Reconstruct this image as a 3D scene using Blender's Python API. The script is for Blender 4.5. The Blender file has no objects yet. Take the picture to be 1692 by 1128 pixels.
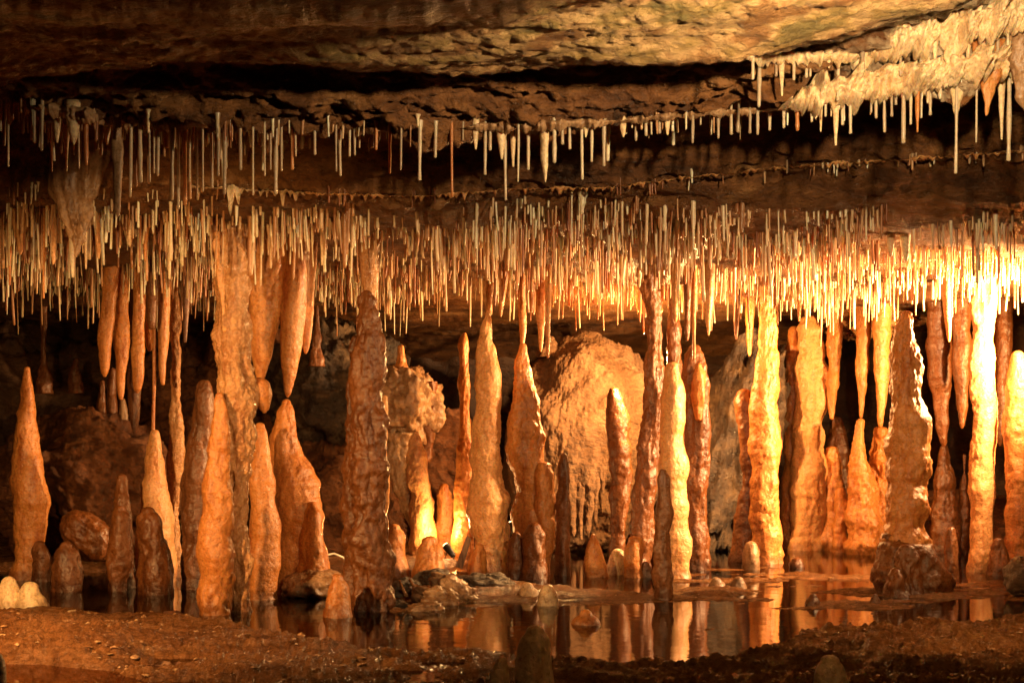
import bpy, math, random
import numpy as np
from mathutils import Vector
from mathutils.bvhtree import BVHTree

S = bpy.context.scene
C = S.collection
random.seed(7)
RNG = np.random.default_rng(11)

# ------------------------------------------------------------------ camera, world, lamps, exposure
F = 2115.0          # focal length in photograph pixels
HZ = 745.0          # image row of eye level
EYE = 0.6           # eye height above the pool, metres
cd = bpy.data.cameras.new('camera')
cam = bpy.data.objects.new('camera', cd); C.objects.link(cam)
cam.location = (0, 0, EYE); cam.rotation_euler = (math.radians(90), 0, 0)
cd.sensor_width = 36.0; cd.lens = F / 1692.0 * 36.0
cd.shift_y = (HZ - 564.0) / 1692.0
cd.clip_start = 0.05; cd.clip_end = 200
S.camera = cam

W = bpy.data.worlds.new('World'); S.world = W; W.use_nodes = True
W.node_tree.nodes['Background'].inputs[0].default_value = (1.0, 0.55, 0.25, 1)
W.node_tree.nodes['Background'].inputs[1].default_value = 0.004

S.view_settings.view_transform = 'Standard'; S.view_settings.look = 'None'
S.view_settings.exposure = 0.0; S.view_settings.gamma = 1.0
S.cycles.use_denoising = True
S.cycles.max_bounces = 7; S.cycles.diffuse_bounces = 2; S.cycles.glossy_bounces = 3
S.cycles.transmission_bounces = 4; S.cycles.transparent_max_bounces = 8
S.cycles.sample_clamp_indirect = 4.0
S.cycles.caustics_reflective = False; S.cycles.caustics_refractive = False

WARM = (1.0, 0.52, 0.17)
def P(px, py, Y):
    return Vector(((px - 846.0) / F * Y, Y, EYE + (HZ - py) / F * Y))
def spot(loc, aim, watts, deg, blend=0.6, size=0.05, col=WARM):
    l = bpy.data.lights.new('flood_or_fill_beam', 'SPOT'); l.energy = watts; l.color = col
    l.spot_size = math.radians(deg); l.spot_blend = blend; l.shadow_soft_size = size
    o = bpy.data.objects.new('flood_or_fill_beam', l); C.objects.link(o)
    o.location = loc
    o.rotation_euler = (Vector(aim) - Vector(loc)).to_track_quat('-Z', 'Y').to_euler()
    return o
def bulb(loc, watts, size=0.05, col=WARM):
    l = bpy.data.lights.new('lamp_glow', 'POINT'); l.energy = watts; l.color = col; l.shadow_soft_size = size
    o = bpy.data.objects.new('lamp_glow', l); C.objects.link(o); o.location = loc
    return o
# the cave's show lighting: floodlights hidden beside the path and behind formations, plus added fill lamps
ROOF = (1.0, 0.70, 0.36)
spot((2.62, 5.75, 1.20), (1.0, 6.6, 1.17), 1080, 144, 1.0, 0.04, (1.0, 0.57, 0.24))   # high floodlight just past the right edge: straws and column heads
spot((3.20, 6.3, 0.95), (1.2, 7.2, 1.10), 520, 100, 1.0, 0.05)                # second one further back on the right
spot((0.85, 2.25, 1.47), (0.70, 3.1, 1.78), 150, 120, 0.7, 0.03, ROOF)        # path lamp close under the roof, right
spot((0.50, 1.5, 0.62), (-1.20, 5.0, 0.92), 270, 32, 1.0, 0.03)               # path lamp beside the viewer, towards the left columns
spot((-1.75, 2.9, 0.95), (-1.3, 4.3, 0.05), 260, 112, 0.9, 0.04)               # path lamp, front left, over the mud
spot((1.95, 2.9, 0.70), (1.2, 4.8, 0.20), 95, 80, 1.0, 0.04)                  # added fill lamp, front right, brightening mud, pool and knobbly stalagmite
spot((0.40, 0.9, 0.80), (0.5, 5.0, 0.25), 15, 56, 0.9, 0.04)                  # added weak fill, low, lifting the pool and the near stub
bulb(P(1087, 590, 6.95), 145, 0.03)                                           # behind the middle column cluster, towards the boulder
bulb(P(728, 872, 6.9), 10, 0.02)                                              # behind the rubble, centre left

# ------------------------------------------------------------------ noise
_perm = np.random.default_rng(3).permutation(256); _perm = np.concatenate([_perm, _perm, _perm])
_g = np.random.default_rng(5).normal(size=(256, 3)); _g /= np.linalg.norm(_g, axis=1, keepdims=True)
def perlin(p):
    p = np.asarray(p, float); i = np.floor(p).astype(int); f = p - i; i &= 255
    u = f * f * f * (f * (f * 6 - 15) + 10); out = 0
    for dx in (0, 1):
        for dy in (0, 1):
            for dz in (0, 1):
                h = _perm[_perm[_perm[i[:, 0] + dx] + i[:, 1] + dy] + i[:, 2] + dz]
                g = _g[h]
                d = g[:, 0] * (f[:, 0] - dx) + g[:, 1] * (f[:, 1] - dy) + g[:, 2] * (f[:, 2] - dz)
                w = (u[:, 0] if dx else 1 - u[:, 0]) * (u[:, 1] if dy else 1 - u[:, 1]) * (u[:, 2] if dz else 1 - u[:, 2])
                out = out + w * d
    return out
def fbm(p, octv=4, gain=0.5):
    p = np.asarray(p, float); a = 1.0; s = 0
    for k in range(octv):
        s = s + a * perlin(p + 17.3 * k); p = p * 2.03; a *= gain
    return s

# ------------------------------------------------------------------ materials
def new_mat(name):
    m = bpy.data.materials.new(name); m.use_nodes = True
    nt = m.node_tree; return m, nt, nt.nodes, nt.links, nt.nodes['Principled BSDF']
def nnoise(n, l, vec, scale, detail=4, rough=0.55, dist=0.0):
    t = n.new('ShaderNodeTexNoise'); t.inputs['Scale'].default_value = scale
    t.inputs['Detail'].default_value = detail; t.inputs['Roughness'].default_value = rough
    t.inputs['Distortion'].default_value = dist
    if vec: l.new(vec, t.inputs['Vector'])
    return t
def ramp(n, l, fac, stops):
    r = n.new('ShaderNodeValToRGB'); e = r.color_ramp.elements
    while len(e) < len(stops): e.new(0.5)
    for k, (p, c) in enumerate(stops):
        e[k].position = p; e[k].color = (c + (1,)) if len(c) == 3 else c
    l.new(fac, r.inputs[0]); return r
def mapping(n, l, vec, scale):
    m = n.new('ShaderNodeMapping'); m.inputs['Scale'].default_value = scale; l.new(vec, m.inputs['Vector']); return m.outputs[0]
def mix(n, l, fac, a, b, mode='MIX'):
    m = n.new('ShaderNodeMix'); m.data_type = 'RGBA'; m.blend_type = mode
    if isinstance(fac, float): m.inputs[0].default_value = fac
    else: l.new(fac, m.inputs[0])
    for s, v in ((6, a), (7, b)):
        if isinstance(v, tuple): m.inputs[s].default_value = v + (1,)
        else: l.new(v, m.inputs[s])
    return m.outputs[2]
def bumps(n, l, bs, specs):
    prev = None
    for h, st, d in specs:
        b = n.new('ShaderNodeBump'); b.inputs['Strength'].default_value = st; b.inputs['Distance'].default_value = d
        l.new(h, b.inputs['Height'])
        if prev: l.new(prev, b.inputs['Normal'])
        prev = b.outputs[0]
    l.new(prev, bs.inputs['Normal'])

def flowstone(name, a, b, stain, rough=0.38, sss=0.30, grain=1.4, stainpos=0.54, rad=(0.020, 0.008, 0.0025)):
    m, nt, n, l, bs = new_mat(name)
    geo = n.new('ShaderNodeNewGeometry').outputs['Position']
    n1 = nnoise(n, l, mapping(n, l, geo, (1, 1, 0.45)), 6.0, 5, 0.6, 0.4)
    r1 = ramp(n, l, n1.outputs[0], [(0.32, a), (0.68, b)])
    n2 = nnoise(n, l, mapping(n, l, geo, (1, 1, 0.14)), 26.0, 4, 0.6, 0.2)
    r2 = ramp(n, l, n2.outputs[0], [(stainpos - 0.06, (0, 0, 0)), (stainpos + 0.16, (1, 1, 1))])
    c = mix(n, l, r2.outputs[0], r1.outputs[0], stain)
    n3 = nnoise(n, l, geo, 90.0, 5, 0.65)
    r3 = ramp(n, l, n3.outputs[0], [(0.3, (0.52, 0.48, 0.45)), (0.62, (1.1, 1.1, 1.1))])
    c = mix(n, l, 0.8, c, r3.outputs[0], 'MULTIPLY')
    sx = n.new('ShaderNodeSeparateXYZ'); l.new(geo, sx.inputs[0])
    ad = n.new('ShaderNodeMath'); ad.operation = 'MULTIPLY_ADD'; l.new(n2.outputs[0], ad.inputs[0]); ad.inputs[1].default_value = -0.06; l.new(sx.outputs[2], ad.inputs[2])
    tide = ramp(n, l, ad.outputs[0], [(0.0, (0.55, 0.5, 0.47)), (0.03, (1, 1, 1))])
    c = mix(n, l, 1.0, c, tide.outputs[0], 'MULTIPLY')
    l.new(c, bs.inputs['Base Color'])
    rr = ramp(n, l, n3.outputs[0], [(0.35, (rough * 0.6,) * 3), (0.7, (min(1, rough * 1.5),) * 3)])
    l.new(rr.outputs[0], bs.inputs['Roughness'])
    bs.inputs['Subsurface Weight'].default_value = sss
    bs.inputs['Subsurface Radius'].default_value = rad; bs.inputs['Subsurface Scale'].default_value = 1.0
    bs.inputs['Specular IOR Level'].default_value = 0.5
    bs.inputs['Coat Weight'].default_value = 0.05; bs.inputs['Coat Roughness'].default_value = 0.22
    n4 = nnoise(n, l, geo, 34.0, 4, 0.55)
    bumps(n, l, bs, [(n4.outputs[0], 0.5 * grain, 0.012), (n3.outputs[0], 0.45 * grain, 0.005)])
    return m

def rock(name, stops, scale=5.0, rough=0.55, bump=1.0, bed=0.25, extra=None, speck=0.0):
    m, nt, n, l, bs = new_mat(name)
    geo = n.new('ShaderNodeNewGeometry').outputs['Position']
    v = mapping(n, l, geo, (bed, 1, 1))
    n1 = nnoise(n, l, v, scale, 8, 0.68, 0.6)
    r1 = ramp(n, l, n1.outputs[0], stops)
    n2 = nnoise(n, l, mapping(n, l, geo, (0.5, 1, 1)), scale * 9, 6, 0.7)
    r2 = ramp(n, l, n2.outputs[0], [(0.33, (0.35, 0.33, 0.30)), (0.6, (1.15, 1.15, 1.15))])
    c = mix(n, l, 0.75, r1.outputs[0], r2.outputs[0], 'MULTIPLY')
    if extra: c = extra(n, l, geo, c)
    l.new(c, bs.inputs['Base Color'])
    rr = ramp(n, l, n2.outputs[0], [(0.35, (rough * 0.55,) * 3), (0.65, (min(1.0, rough * 1.4),) * 3)])
    l.new(rr.outputs[0], bs.inputs['Roughness'])
    n3 = nnoise(n, l, geo, scale * 30, 5, 0.7)
    bumps(n, l, bs, [(n1.outputs[0], 0.6 * bump, 0.05), (n2.outputs[0], 0.8 * bump, 0.018), (n3.outputs[0], 0.5 * bump, 0.005)])
    return m

M = {}
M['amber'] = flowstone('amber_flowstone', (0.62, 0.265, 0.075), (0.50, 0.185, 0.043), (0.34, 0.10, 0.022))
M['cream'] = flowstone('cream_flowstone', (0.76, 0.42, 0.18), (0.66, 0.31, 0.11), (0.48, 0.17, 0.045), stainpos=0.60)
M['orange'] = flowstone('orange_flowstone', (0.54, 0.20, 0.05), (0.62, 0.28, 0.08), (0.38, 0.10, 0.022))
M['rust'] = flowstone('dim_rust_flowstone', (0.22, 0.078, 0.020), (0.15, 0.048, 0.012), (0.09, 0.026, 0.007), rough=0.36, grain=1.4)  # red-brown stone, darkened further to imitate formations standing in dim light
M['brown'] = flowstone('dim_brown_flowstone', (0.26, 0.10, 0.034), (0.17, 0.06, 0.02), (0.09, 0.03, 0.01), rough=0.36, grain=1.3, sss=0.2)  # brown stone, its base also darkened in place of weak light
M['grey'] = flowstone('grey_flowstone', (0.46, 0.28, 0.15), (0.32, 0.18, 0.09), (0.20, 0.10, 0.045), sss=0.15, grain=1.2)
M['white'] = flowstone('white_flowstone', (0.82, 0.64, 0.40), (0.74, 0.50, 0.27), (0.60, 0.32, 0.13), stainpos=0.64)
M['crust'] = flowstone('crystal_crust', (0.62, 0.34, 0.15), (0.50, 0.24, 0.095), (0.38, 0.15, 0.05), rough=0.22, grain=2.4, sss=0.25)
def green_tip(n, l, geo, c): return c
M['pale_dull'] = flowstone('dull_pale_flowstone', (0.66, 0.50, 0.32), (0.54, 0.38, 0.22), (0.40, 0.24, 0.12), sss=0.3)

def straw_mat(name, stops):
    m, nt, n, l, bs = new_mat(name)
    geo = n.new('ShaderNodeNewGeometry').outputs['Position']
    n1 = nnoise(n, l, mapping(n, l, geo, (1, 1, 0.03)), 16.0, 2, 0.5)
    r1 = ramp(n, l, n1.outputs[0], stops)
    n2 = nnoise(n, l, geo, 120.0, 3, 0.6)
    r2 = ramp(n, l, n2.outputs[0], [(0.3, (0.75, 0.73, 0.70)), (0.6, (1.05, 1.05, 1.05))])
    l.new(mix(n, l, 0.8, r1.outputs[0], r2.outputs[0], 'MULTIPLY'), bs.inputs['Base Color'])
    bs.inputs['Roughness'].default_value = 0.32
    bs.inputs['Subsurface Weight'].default_value = 0.4
    bs.inputs['Subsurface Radius'].default_value = (0.02, 0.010, 0.004); bs.inputs['Subsurface Scale'].default_value = 1.0
    bumps(n, l, bs, [(n2.outputs[0], 0.4, 0.003)])
    return m
M['straw'] = straw_mat('straw_calcite', [(0.34, (0.24, 0.08, 0.025)), (0.44, (0.46, 0.24, 0.10)), (0.54, (0.72, 0.55, 0.35)), (0.66, (0.85, 0.76, 0.58))])  # cream to rust at random; brown share raised to imitate unlit straws
M['straw_pale'] = straw_mat('pale_straw_calcite', [(0.35, (0.34, 0.25, 0.17)), (0.6, (0.56, 0.45, 0.31))])
M['straw_rust'] = straw_mat('rust_straw_calcite', [(0.35, (0.42, 0.16, 0.05)), (0.6, (0.52, 0.24, 0.09))])

def ceil_extra(n, l, geo, c):
    # ochre and algae green patches on the near roof, pale calcite crust round the right-hand end of the ledge
    sep = n.new('ShaderNodeSeparateXYZ'); l.new(geo, sep.inputs[0])
    def band(sock, lo, hi):
        mr = n.new('ShaderNodeMapRange'); mr.interpolation_type = 'SMOOTHSTEP'
        mr.inputs['From Min'].default_value = lo; mr.inputs['From Max'].default_value = hi; l.new(sock, mr.inputs['Value']); return mr.outputs[0]
    def mul(a, b):
        q = n.new('ShaderNodeMath'); q.operation = 'MULTIPLY'; l.new(a, q.inputs[0]); l.new(b, q.inputs[1]); return q.outputs[0]
    near = band(sep.outputs[1], 3.5, 3.05)
    nz = nnoise(n, l, mapping(n, l, geo, (0.6, 1, 1)), 9.0, 5, 0.6)
    oc = ramp(n, l, nz.outputs[0], [(0.34, (0.20, 0.09, 0.03)), (0.44, (0.42, 0.22, 0.08)), (0.51, (0.66, 0.42, 0.19)), (0.58, (0.42, 0.27, 0.09)), (0.66, (0.22, 0.17, 0.06))])
    c = mix(n, l, mul(near, ramp(n, l, nz.outputs[0], [(0.3, (0.3,) * 3), (0.5, (1,) * 3)]).outputs[0]), c, oc.outputs[0])
    right = mul(band(sep.outputs[0], 0.75, 1.25), mul(band(sep.outputs[1], 3.1, 3.35), band(sep.outputs[1], 4.0, 3.8)))
    cr = nnoise(n, l, geo, 14.0, 5, 0.65)
    k = ramp(n, l, cr.outputs[0], [(0.40, (0, 0, 0)), (0.56, (1, 1, 1))])
    c = mix(n, l, mul(right, k.outputs[0]), c, (0.68, 0.54, 0.36))
    return c
M['ceiling'] = rock('layered_limestone', [(0.30, (0.04, 0.018, 0.008)), (0.44, (0.18, 0.068, 0.020)), (0.55, (0.30, 0.125, 0.036)), (0.70, (0.46, 0.25, 0.10))],
                    scale=5.0, rough=0.42, bump=1.5, bed=0.4, extra=ceil_extra)
M['shaded_rock'] = rock('shade_darkened_limestone', [(0.35, (0.02, 0.011, 0.006)), (0.5, (0.055, 0.03, 0.015)), (0.72, (0.19, 0.115, 0.055))], scale=6, rough=0.45, bump=1.4, bed=0.8)  # limestone with shade put into its base colour, for rocks in dark gaps
M['gravel'] = rock('gravel_stone', [(0.35, (0.12, 0.05, 0.02)), (0.5, (0.34, 0.17, 0.07)), (0.68, (0.62, 0.42, 0.22))], scale=40, rough=0.25, bump=0.4, bed=1.0)
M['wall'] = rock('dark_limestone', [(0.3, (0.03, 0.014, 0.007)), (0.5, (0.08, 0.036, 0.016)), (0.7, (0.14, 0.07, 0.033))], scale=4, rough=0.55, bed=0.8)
M['boulder'] = rock('rough_pale_limestone', [(0.3, (0.17, 0.08, 0.032)), (0.5, (0.22, 0.115, 0.052)), (0.7, (0.30, 0.175, 0.085))], scale=6, rough=0.8, bump=1.4, bed=1.0)
M['darkrock'] = rock('grey_limestone', [(0.3, (0.05, 0.035, 0.022)), (0.5, (0.14, 0.10, 0.065)), (0.7, (0.30, 0.23, 0.15))], scale=7, rough=0.4, bump=1.2, bed=0.7)
M['redrock'] = rock('red_clay_rock', [(0.3, (0.10, 0.034, 0.011)), (0.5, (0.24, 0.085, 0.028)), (0.7, (0.38, 0.155, 0.058))], scale=6, rough=0.5, bump=2.2, bed=0.8)
M['mud'] = rock('wet_red_mud', [(0.3, (0.14, 0.05, 0.017)), (0.48, (0.30, 0.12, 0.038)), (0.7, (0.46, 0.21, 0.075))], scale=7, rough=0.19, bump=2.4, bed=0.8)

m, nt, n, l, bs = new_mat('pool_water'); n.remove(bs)
geo = n.new('ShaderNodeNewGeometry').outputs['Position']
gl = n.new('ShaderNodeBsdfGlossy'); gl.inputs['Roughness'].default_value = 0.045; gl.inputs['Color'].default_value = (0.92, 0.92, 0.92, 1)
tr = n.new('ShaderNodeBsdfTransparent'); tr.inputs['Color'].default_value = (0.55, 0.36, 0.22, 1)
fr = n.new('ShaderNodeFresnel'); fr.inputs['IOR'].default_value = 1.34
rp = nnoise(n, l, mapping(n, l, geo, (0.6, 1.6, 1)), 9.0, 3, 0.5); bp = n.new('ShaderNodeBump'); bp.inputs['Strength'].default_value = 0.09; bp.inputs['Distance'].default_value = 0.01
l.new(rp.outputs[0], bp.inputs['Height']); l.new(bp.outputs[0], gl.inputs['Normal']); l.new(bp.outputs[0], fr.inputs['Normal'])
ms = n.new('ShaderNodeMixShader'); l.new(fr.outputs[0], ms.inputs[0]); l.new(tr.outputs[0], ms.inputs[1]); l.new(gl.outputs[0], ms.inputs[2])
l.new(ms.outputs[0], n['Material Output'].inputs['Surface']); M['water'] = m

m, nt, n, l, bs = new_mat('black_enamel'); bs.inputs['Base Color'].default_value = (0.02, 0.018, 0.016, 1); bs.inputs['Roughness'].default_value = 0.4; M['housing'] = m
m, nt, n, l, bs = new_mat('lamp_glass'); bs.inputs['Base Color'].default_value = (0.9, 0.7, 0.4, 1)
bs.inputs['Emission Color'].default_value = (1, 0.62, 0.25, 1); bs.inputs['Emission Strength'].default_value = 14.0; M['lens'] = m
m, nt, n, l, bs = new_mat('pale_cable'); bs.inputs['Base Color'].default_value = (0.7, 0.6, 0.45, 1); bs.inputs['Roughness'].default_value = 0.35; M['cable'] = m
m, nt, n, l, bs = new_mat('dark_wood')
w1 = nnoise(n, l, mapping(n, l, n.new('ShaderNodeNewGeometry').outputs['Position'], (20, 20, 4)), 6, 4)
l.new(ramp(n, l, w1.outputs[0], [(0.3, (0.05, 0.025, 0.012)), (0.7, (0.22, 0.11, 0.05))]).outputs[0], bs.inputs['Base Color']); M['wood'] = m

# ------------------------------------------------------------------ object helpers
def link_mesh(name, V, faces, mat, parent=None, base=None, smooth=True):
    base = Vector(base) if base is not None else Vector((0, 0, 0))
    V = np.asarray(V, float) - np.array(base)
    me = bpy.data.meshes.new(name); me.from_pydata(V.tolist(), [], faces); me.update()
    if smooth: me.polygons.foreach_set('use_smooth', [True] * len(me.polygons))
    me.materials.append(mat)
    o = bpy.data.objects.new(name, me); C.objects.link(o)
    if parent is not None: o.parent = parent
    else: o.location = base
    return o
def tag(o, label, cat, group=None):
    o['label'] = label; o['category'] = cat
    if group: o['group'] = group
    return o
def empty(name, base):
    o = bpy.data.objects.new(name, None); C.objects.link(o); o.location = base; o.empty_display_size = 0.05
    return o
def grid_faces(nu, nv, wrap=False):
    i = np.arange(nv - 1)[:, None]; j = np.arange(nu if wrap else nu - 1)[None, :]
    j2 = (j + 1) % nu
    a = i * nu + j; b = i * nu + j2; c = (i + 1) * nu + j2; d = (i + 1) * nu + j
    return np.stack([a, b, c, d], -1).reshape(-1, 4).tolist()

# ------------------------------------------------------------------ ceiling: stepped limestone beds
def lerp_tab(px, tab):
    xs = [t[0] for t in tab]; ys = [t[1] for t in tab]
    return np.interp(px, xs, ys)
NU = 900
upx = np.linspace(-900, 2600, NU)
B = lerp_tab(upx, [(-900, 60), (0, 40), (400, 36), (700, 44), (830, 36), (960, 8), (1250, -45), (1500, -120), (1692, -190), (2600, -300)])
Cc = lerp_tab(upx, [(-900, 140), (0, 128), (120, 118), (300, 108), (850, 104), (1100, 100), (1250, 88), (1400, 60), (1550, 20), (1692, -40), (2600, -150)])
D = lerp_tab(upx, [(-900, 120), (0, 165), (90, 190), (200, 205), (400, 214), (850, 214), (1000, 206), (1130, 194), (1260, 186), (1400, 166), (1540, 140), (1692, 110), (2600, 60)])
Fl = lerp_tab(upx, [(-900, 320), (0, 318), (320, 310), (520, 322), (700, 326), (850, 314), (1000, 312), (1128, 296), (1300, 278), (1500, 265), (1692, 252), (2600, 240)])
def Zof(py, Y): return EYE + (HZ - py) / F * Y
one = np.ones(NU)
# control rings: (Y, Z) per column
rings = []
rings.append((0.3 * one, 1.85 * one)); rings.append((1.6 * one, 1.80 * one))
rings.append((2.35 * one, Zof(B, 2.7) + 0.05))
rings.append((2.70 * one, Zof(B, 2.70)))
rings.append((2.80 * one, Zof(B, 2.80) + 0.00))
rings.append((2.98 * one, Zof(B + 0.30 * (Cc - B), 2.98)))
rings.append((3.12 * one, Zof(B + 0.62 * (Cc - B), 3.12)))
rings.append((3.22 * one, Zof(Cc - 8, 3.22)))
rings.append((3.30 * one, Zof(Cc, 3.30)))
rings.append((3.50 * one, Zof(Cc + 3, 3.50)))
rings.append((3.56 * one, Zof(Cc + 0.45 * (D - Cc), 3.56)))
rings.append((3.62 * one, Zof(Cc + 0.85 * (D - Cc), 3.62)))
rings.append((3.68 * one, Zof(D, 3.68)))
rings.append((3.76 * one, Zof(D, 3.70) + 0.05))
rings.append((3.95 * one, Zof(D, 3.70) + 0.15))
rings.append((4.25 * one, np.maximum(Zof(D + 0.30 * (Fl - D), 4.25), 1.60)))
rings.append((4.36 * one, Zof(Fl - 10, 4.36)))
rings.append((4.40 * one, Zof(Fl, 4.40)))
sr = np.clip((upx - 1000) / 500, 0, 1)
rings.append((4.52 * one + 0.10 * sr, 1.475 * (1 - sr) + sr * 1.495))
for Y, Z in ((5.0, 1.47), (6.0, 1.475), (7.0, 1.465), (8.0, 1.46), (9.0, 1.42), (9.8, 1.25), (10.3, 0.7), (10.6, -0.3)):
    rings.append((Y * one + (0.25 * sr if Y < 6 else 0), Z * one))
RY = np.array([r[0] for r in rings]); RZ = np.array([r[1] for r in rings])
# resample the profile
per = [3, 4, 6, 6, 10, 10, 10, 10, 10, 12, 12, 12, 10, 10, 10, 10, 6, 8, 10, 16, 16, 14, 14, 12, 10, 10]
tt = np.concatenate([k + np.arange(n_) / n_ for k, n_ in enumerate(per)] + [[len(rings) - 1]])
k0 = np.clip(np.floor(tt).astype(int), 0, len(rings) - 2); ft = (tt - k0)[:, None]
Yg = RY[k0] * (1 - ft) + RY[k0 + 1] * ft; Zg = RZ[k0] * (1 - ft) + RZ[k0 + 1] * ft
Xg = (upx[None, :] - 846) / F * np.maximum(Yg, 2.2)
NV = len(tt)
Pg = np.stack([Xg, Yg, Zg], -1)
du = np.gradient(Pg, axis=1); dv = np.gradient(Pg, axis=0)
Nn = np.cross(du, dv); Nn /= np.linalg.norm(Nn, axis=-1, keepdims=True) + 1e-9
Nn = np.where(Nn[..., 2:3] > 0.25, -Nn, Nn)
q = Pg.reshape(-1, 3)
big = fbm(q * np.array([1.1, 2.2, 2.2]), 3)
mid = fbm(q * np.array([4.0, 11.0, 14.0]) + 9, 4, 0.6)
fine = fbm(q * np.array([22, 40, 46.0]) + 3, 3, 0.6)
ledge = np.clip(1 - np.abs(q[:, 1] - 3.64) / 0.20, 0, 1)      # the rubbly face of the ledge is rougher
midr = np.sign(mid) * np.abs(mid) ** 0.8
far = np.clip((q[:, 1] - 4.5) / 0.5, 0, 1)
lipF = np.clip(1 - np.abs(q[:, 1] - 4.38) / 0.12, 0, 1)
amp = (0.025 + 0.065 * ledge + 0.03 * lipF) * (1 - 0.5 * far)
roof = np.clip((3.42 - q[:, 1]) / 0.15, 0, 1)
disp = 0.07 * big * (1 - 0.5 * far) + amp * (1 - 0.55 * roof) * midr + (0.010 + 0.020 * ledge + 0.012 * lipF) * (1 + 0.2 * roof) * fine
lump = np.maximum(0, fbm(q * np.array([7.0, 9, 9]) + 31, 3)) * np.clip((q[:, 0] - 0.9) / 0.5, 0, 1) * np.clip(1 - np.abs(q[:, 1] - 3.5) / 0.35, 0, 1)
q = q + (disp + 0.17 * lump)[:, None] * Nn.reshape(-1, 3)
cf = grid_faces(NU, NV)
cl = link_mesh('cave_ceiling', q, cf, M['ceiling']); cl['kind'] = 'structure'
bvh = BVHTree.FromPolygons([Vector(v) for v in q.tolist()], cf)
def ceil_z(X, Y, default=1.47):
    h = bvh.ray_cast(Vector((X, Y, 0.9)), Vector((0, 0, 1)))
    return h[0].z if h[0] else default
def ceil_at(px, py):
    o = Vector((0, 0, EYE)); d = Vector(((px - 846) / F, 1, (HZ - py) / F)).normalized()
    h = bvh.ray_cast(o, d)
    return h[0]

# ------------------------------------------------------------------ ground and pools
def in_poly(px, py, poly):
    r = np.zeros(px.shape, bool); k = len(poly)
    for a in range(k):
        x1, y1 = poly[a]; x2, y2 = poly[(a + 1) % k]
        c = ((y1 > py) != (y2 > py)) & (px < (x2 - x1) * (py - y1) / ((y2 - y1) + 1e-9) + x1)
        r ^= c
    return r
def blur(a, k, axis):
    k |= 1; ker = np.ones(k) / k
    return np.apply_along_axis(lambda v: np.convolve(np.pad(v, k // 2, mode='edge'), ker, 'valid'), axis, a)
gx = np.arange(-600, 2301, 6.0); gy = np.arange(850, 1421, 2.0)
GX, GY = np.meshgrid(gx, gy)
H = np.full(GX.shape, -0.045)
SH = np.zeros(GX.shape)
def land(poly, h, kx=5, ky=5):
    global H
    mk = in_poly(GX, GY, poly).astype(float)
    mk = blur(blur(mk, kx, 1), ky, 0); mk = blur(blur(mk, kx, 1), ky, 0)
    H = H * (1 - mk) + h * mk
land([(-600, 1006), (80, 1008), (210, 1013), (330, 1020), (430, 1040), (540, 1062), (640, 1076), (860, 1084), (1000, 1090), (1160, 1096),
      (1240, 1080), (1340, 1046), (1440, 1030), (1700, 1020), (2300, 1016), (2300, 1420), (-600, 1420)], 0.016)
land([(-600, 1040), (100, 1044), (260, 1060), (200, 1095), (-600, 1090)], 0.085, 11, 9)
land([(-600, 1098), (60, 1096), (170, 1108), (230, 1124), (190, 1150), (-600, 1160)], -0.05, 3, 3)
land([(636, 972), (700, 952), (780, 948), (880, 962), (960, 972), (1090, 980), (1200, 1000), (1260, 1012), (1180, 1024), (1030, 1026), (960, 1034), (840, 1026), (720, 1018), (640, 1012)], 0.010, 3, 3)
land([(1100, 938), (1240, 944), (1330, 950), (1470, 962), (1640, 980), (2300, 985), (2300, 1000), (1640, 998), (1420, 990), (1260, 978), (1110, 958)], 0.000, 3, 2)
land([(1180, 992), (1420, 1000), (1500, 1008), (1300, 1012), (1190, 1004)], 0.000, 3, 2)
land([(1290, 900), (1420, 902), (1480, 906), (1560, 912), (2300, 905), (2300, 840), (1290, 840)], 0.09, 5, 7)
land([(-600, 945), (60, 945), (330, 950), (420, 978), (560, 972), (620, 945), (760, 935), (700, 840), (-600, 840)], 0.03, 3, 3)
land([(60, 948), (330, 948), (330, 1000), (200, 1000), (70, 992)], -0.06, 3, 3)
land([(1090, 930), (1300, 934), (1480, 950), (2300, 970), (2300, 1012), (1500, 1010), (1250, 1014), (1090, 1010), (1060, 970)], -0.006, 9, 5)
land([(660, 1000), (1250, 1000), (1250, 1060), (900, 1050), (660, 1030)], -0.020, 9, 5)
def H_at(px, py):
    fx = np.clip((px - gx[0]) / 6.0, 0, len(gx) - 1.001); fy = np.clip((py - gy[0]) / 2.0, 0, len(gy) - 1.001)
    i = fx.astype(int); j = fy.astype(int); a = fx - i; b = fy - j
    return (H[j, i] * (1 - a) + H[j, i + 1] * a) * (1 - b) + (H[j + 1, i] * (1 - a) + H[j + 1, i + 1] * a) * b
rpy = np.concatenate([np.linspace(1900, 1420, 30), np.arange(1416, 900, -1.25), np.arange(900, 858, -1.5)])
rY = 1269.0 / (rpy - HZ)
fpx = np.linspace(-700, 2400, 820)
FX = (fpx[None, :] - 846) / F * rY[:, None]; FY = np.repeat(rY[:, None], len(fpx), 1)
fq = np.stack([FX, FY, np.zeros_like(FX)], -1).reshape(-1, 3)
fp = np.repeat(fpx[None, :], len(rY), 0).ravel(); fr_ = np.repeat(rpy[:, None], len(fpx), 1).ravel()
h = H_at(fp, np.clip(fr_, 851, 1419))
wet = np.clip((h + 0.05) / 0.05, 0, 1)
h = h + wet * (0.045 * fbm(fq * np.array([2.0, 7.0, 1]), 3) + (0.014 + 0.018 * (fp > 1100) * (fr_ > 1028) - 0.006 * (fr_ < 1028)) * fbm(fq * np.array([10, 20.0, 1]) + 7, 4, 0.6) + (0.006 + 0.010 * (fr_ > 1028)) * fbm(fq * 48 + 2, 3, 0.65))
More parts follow.
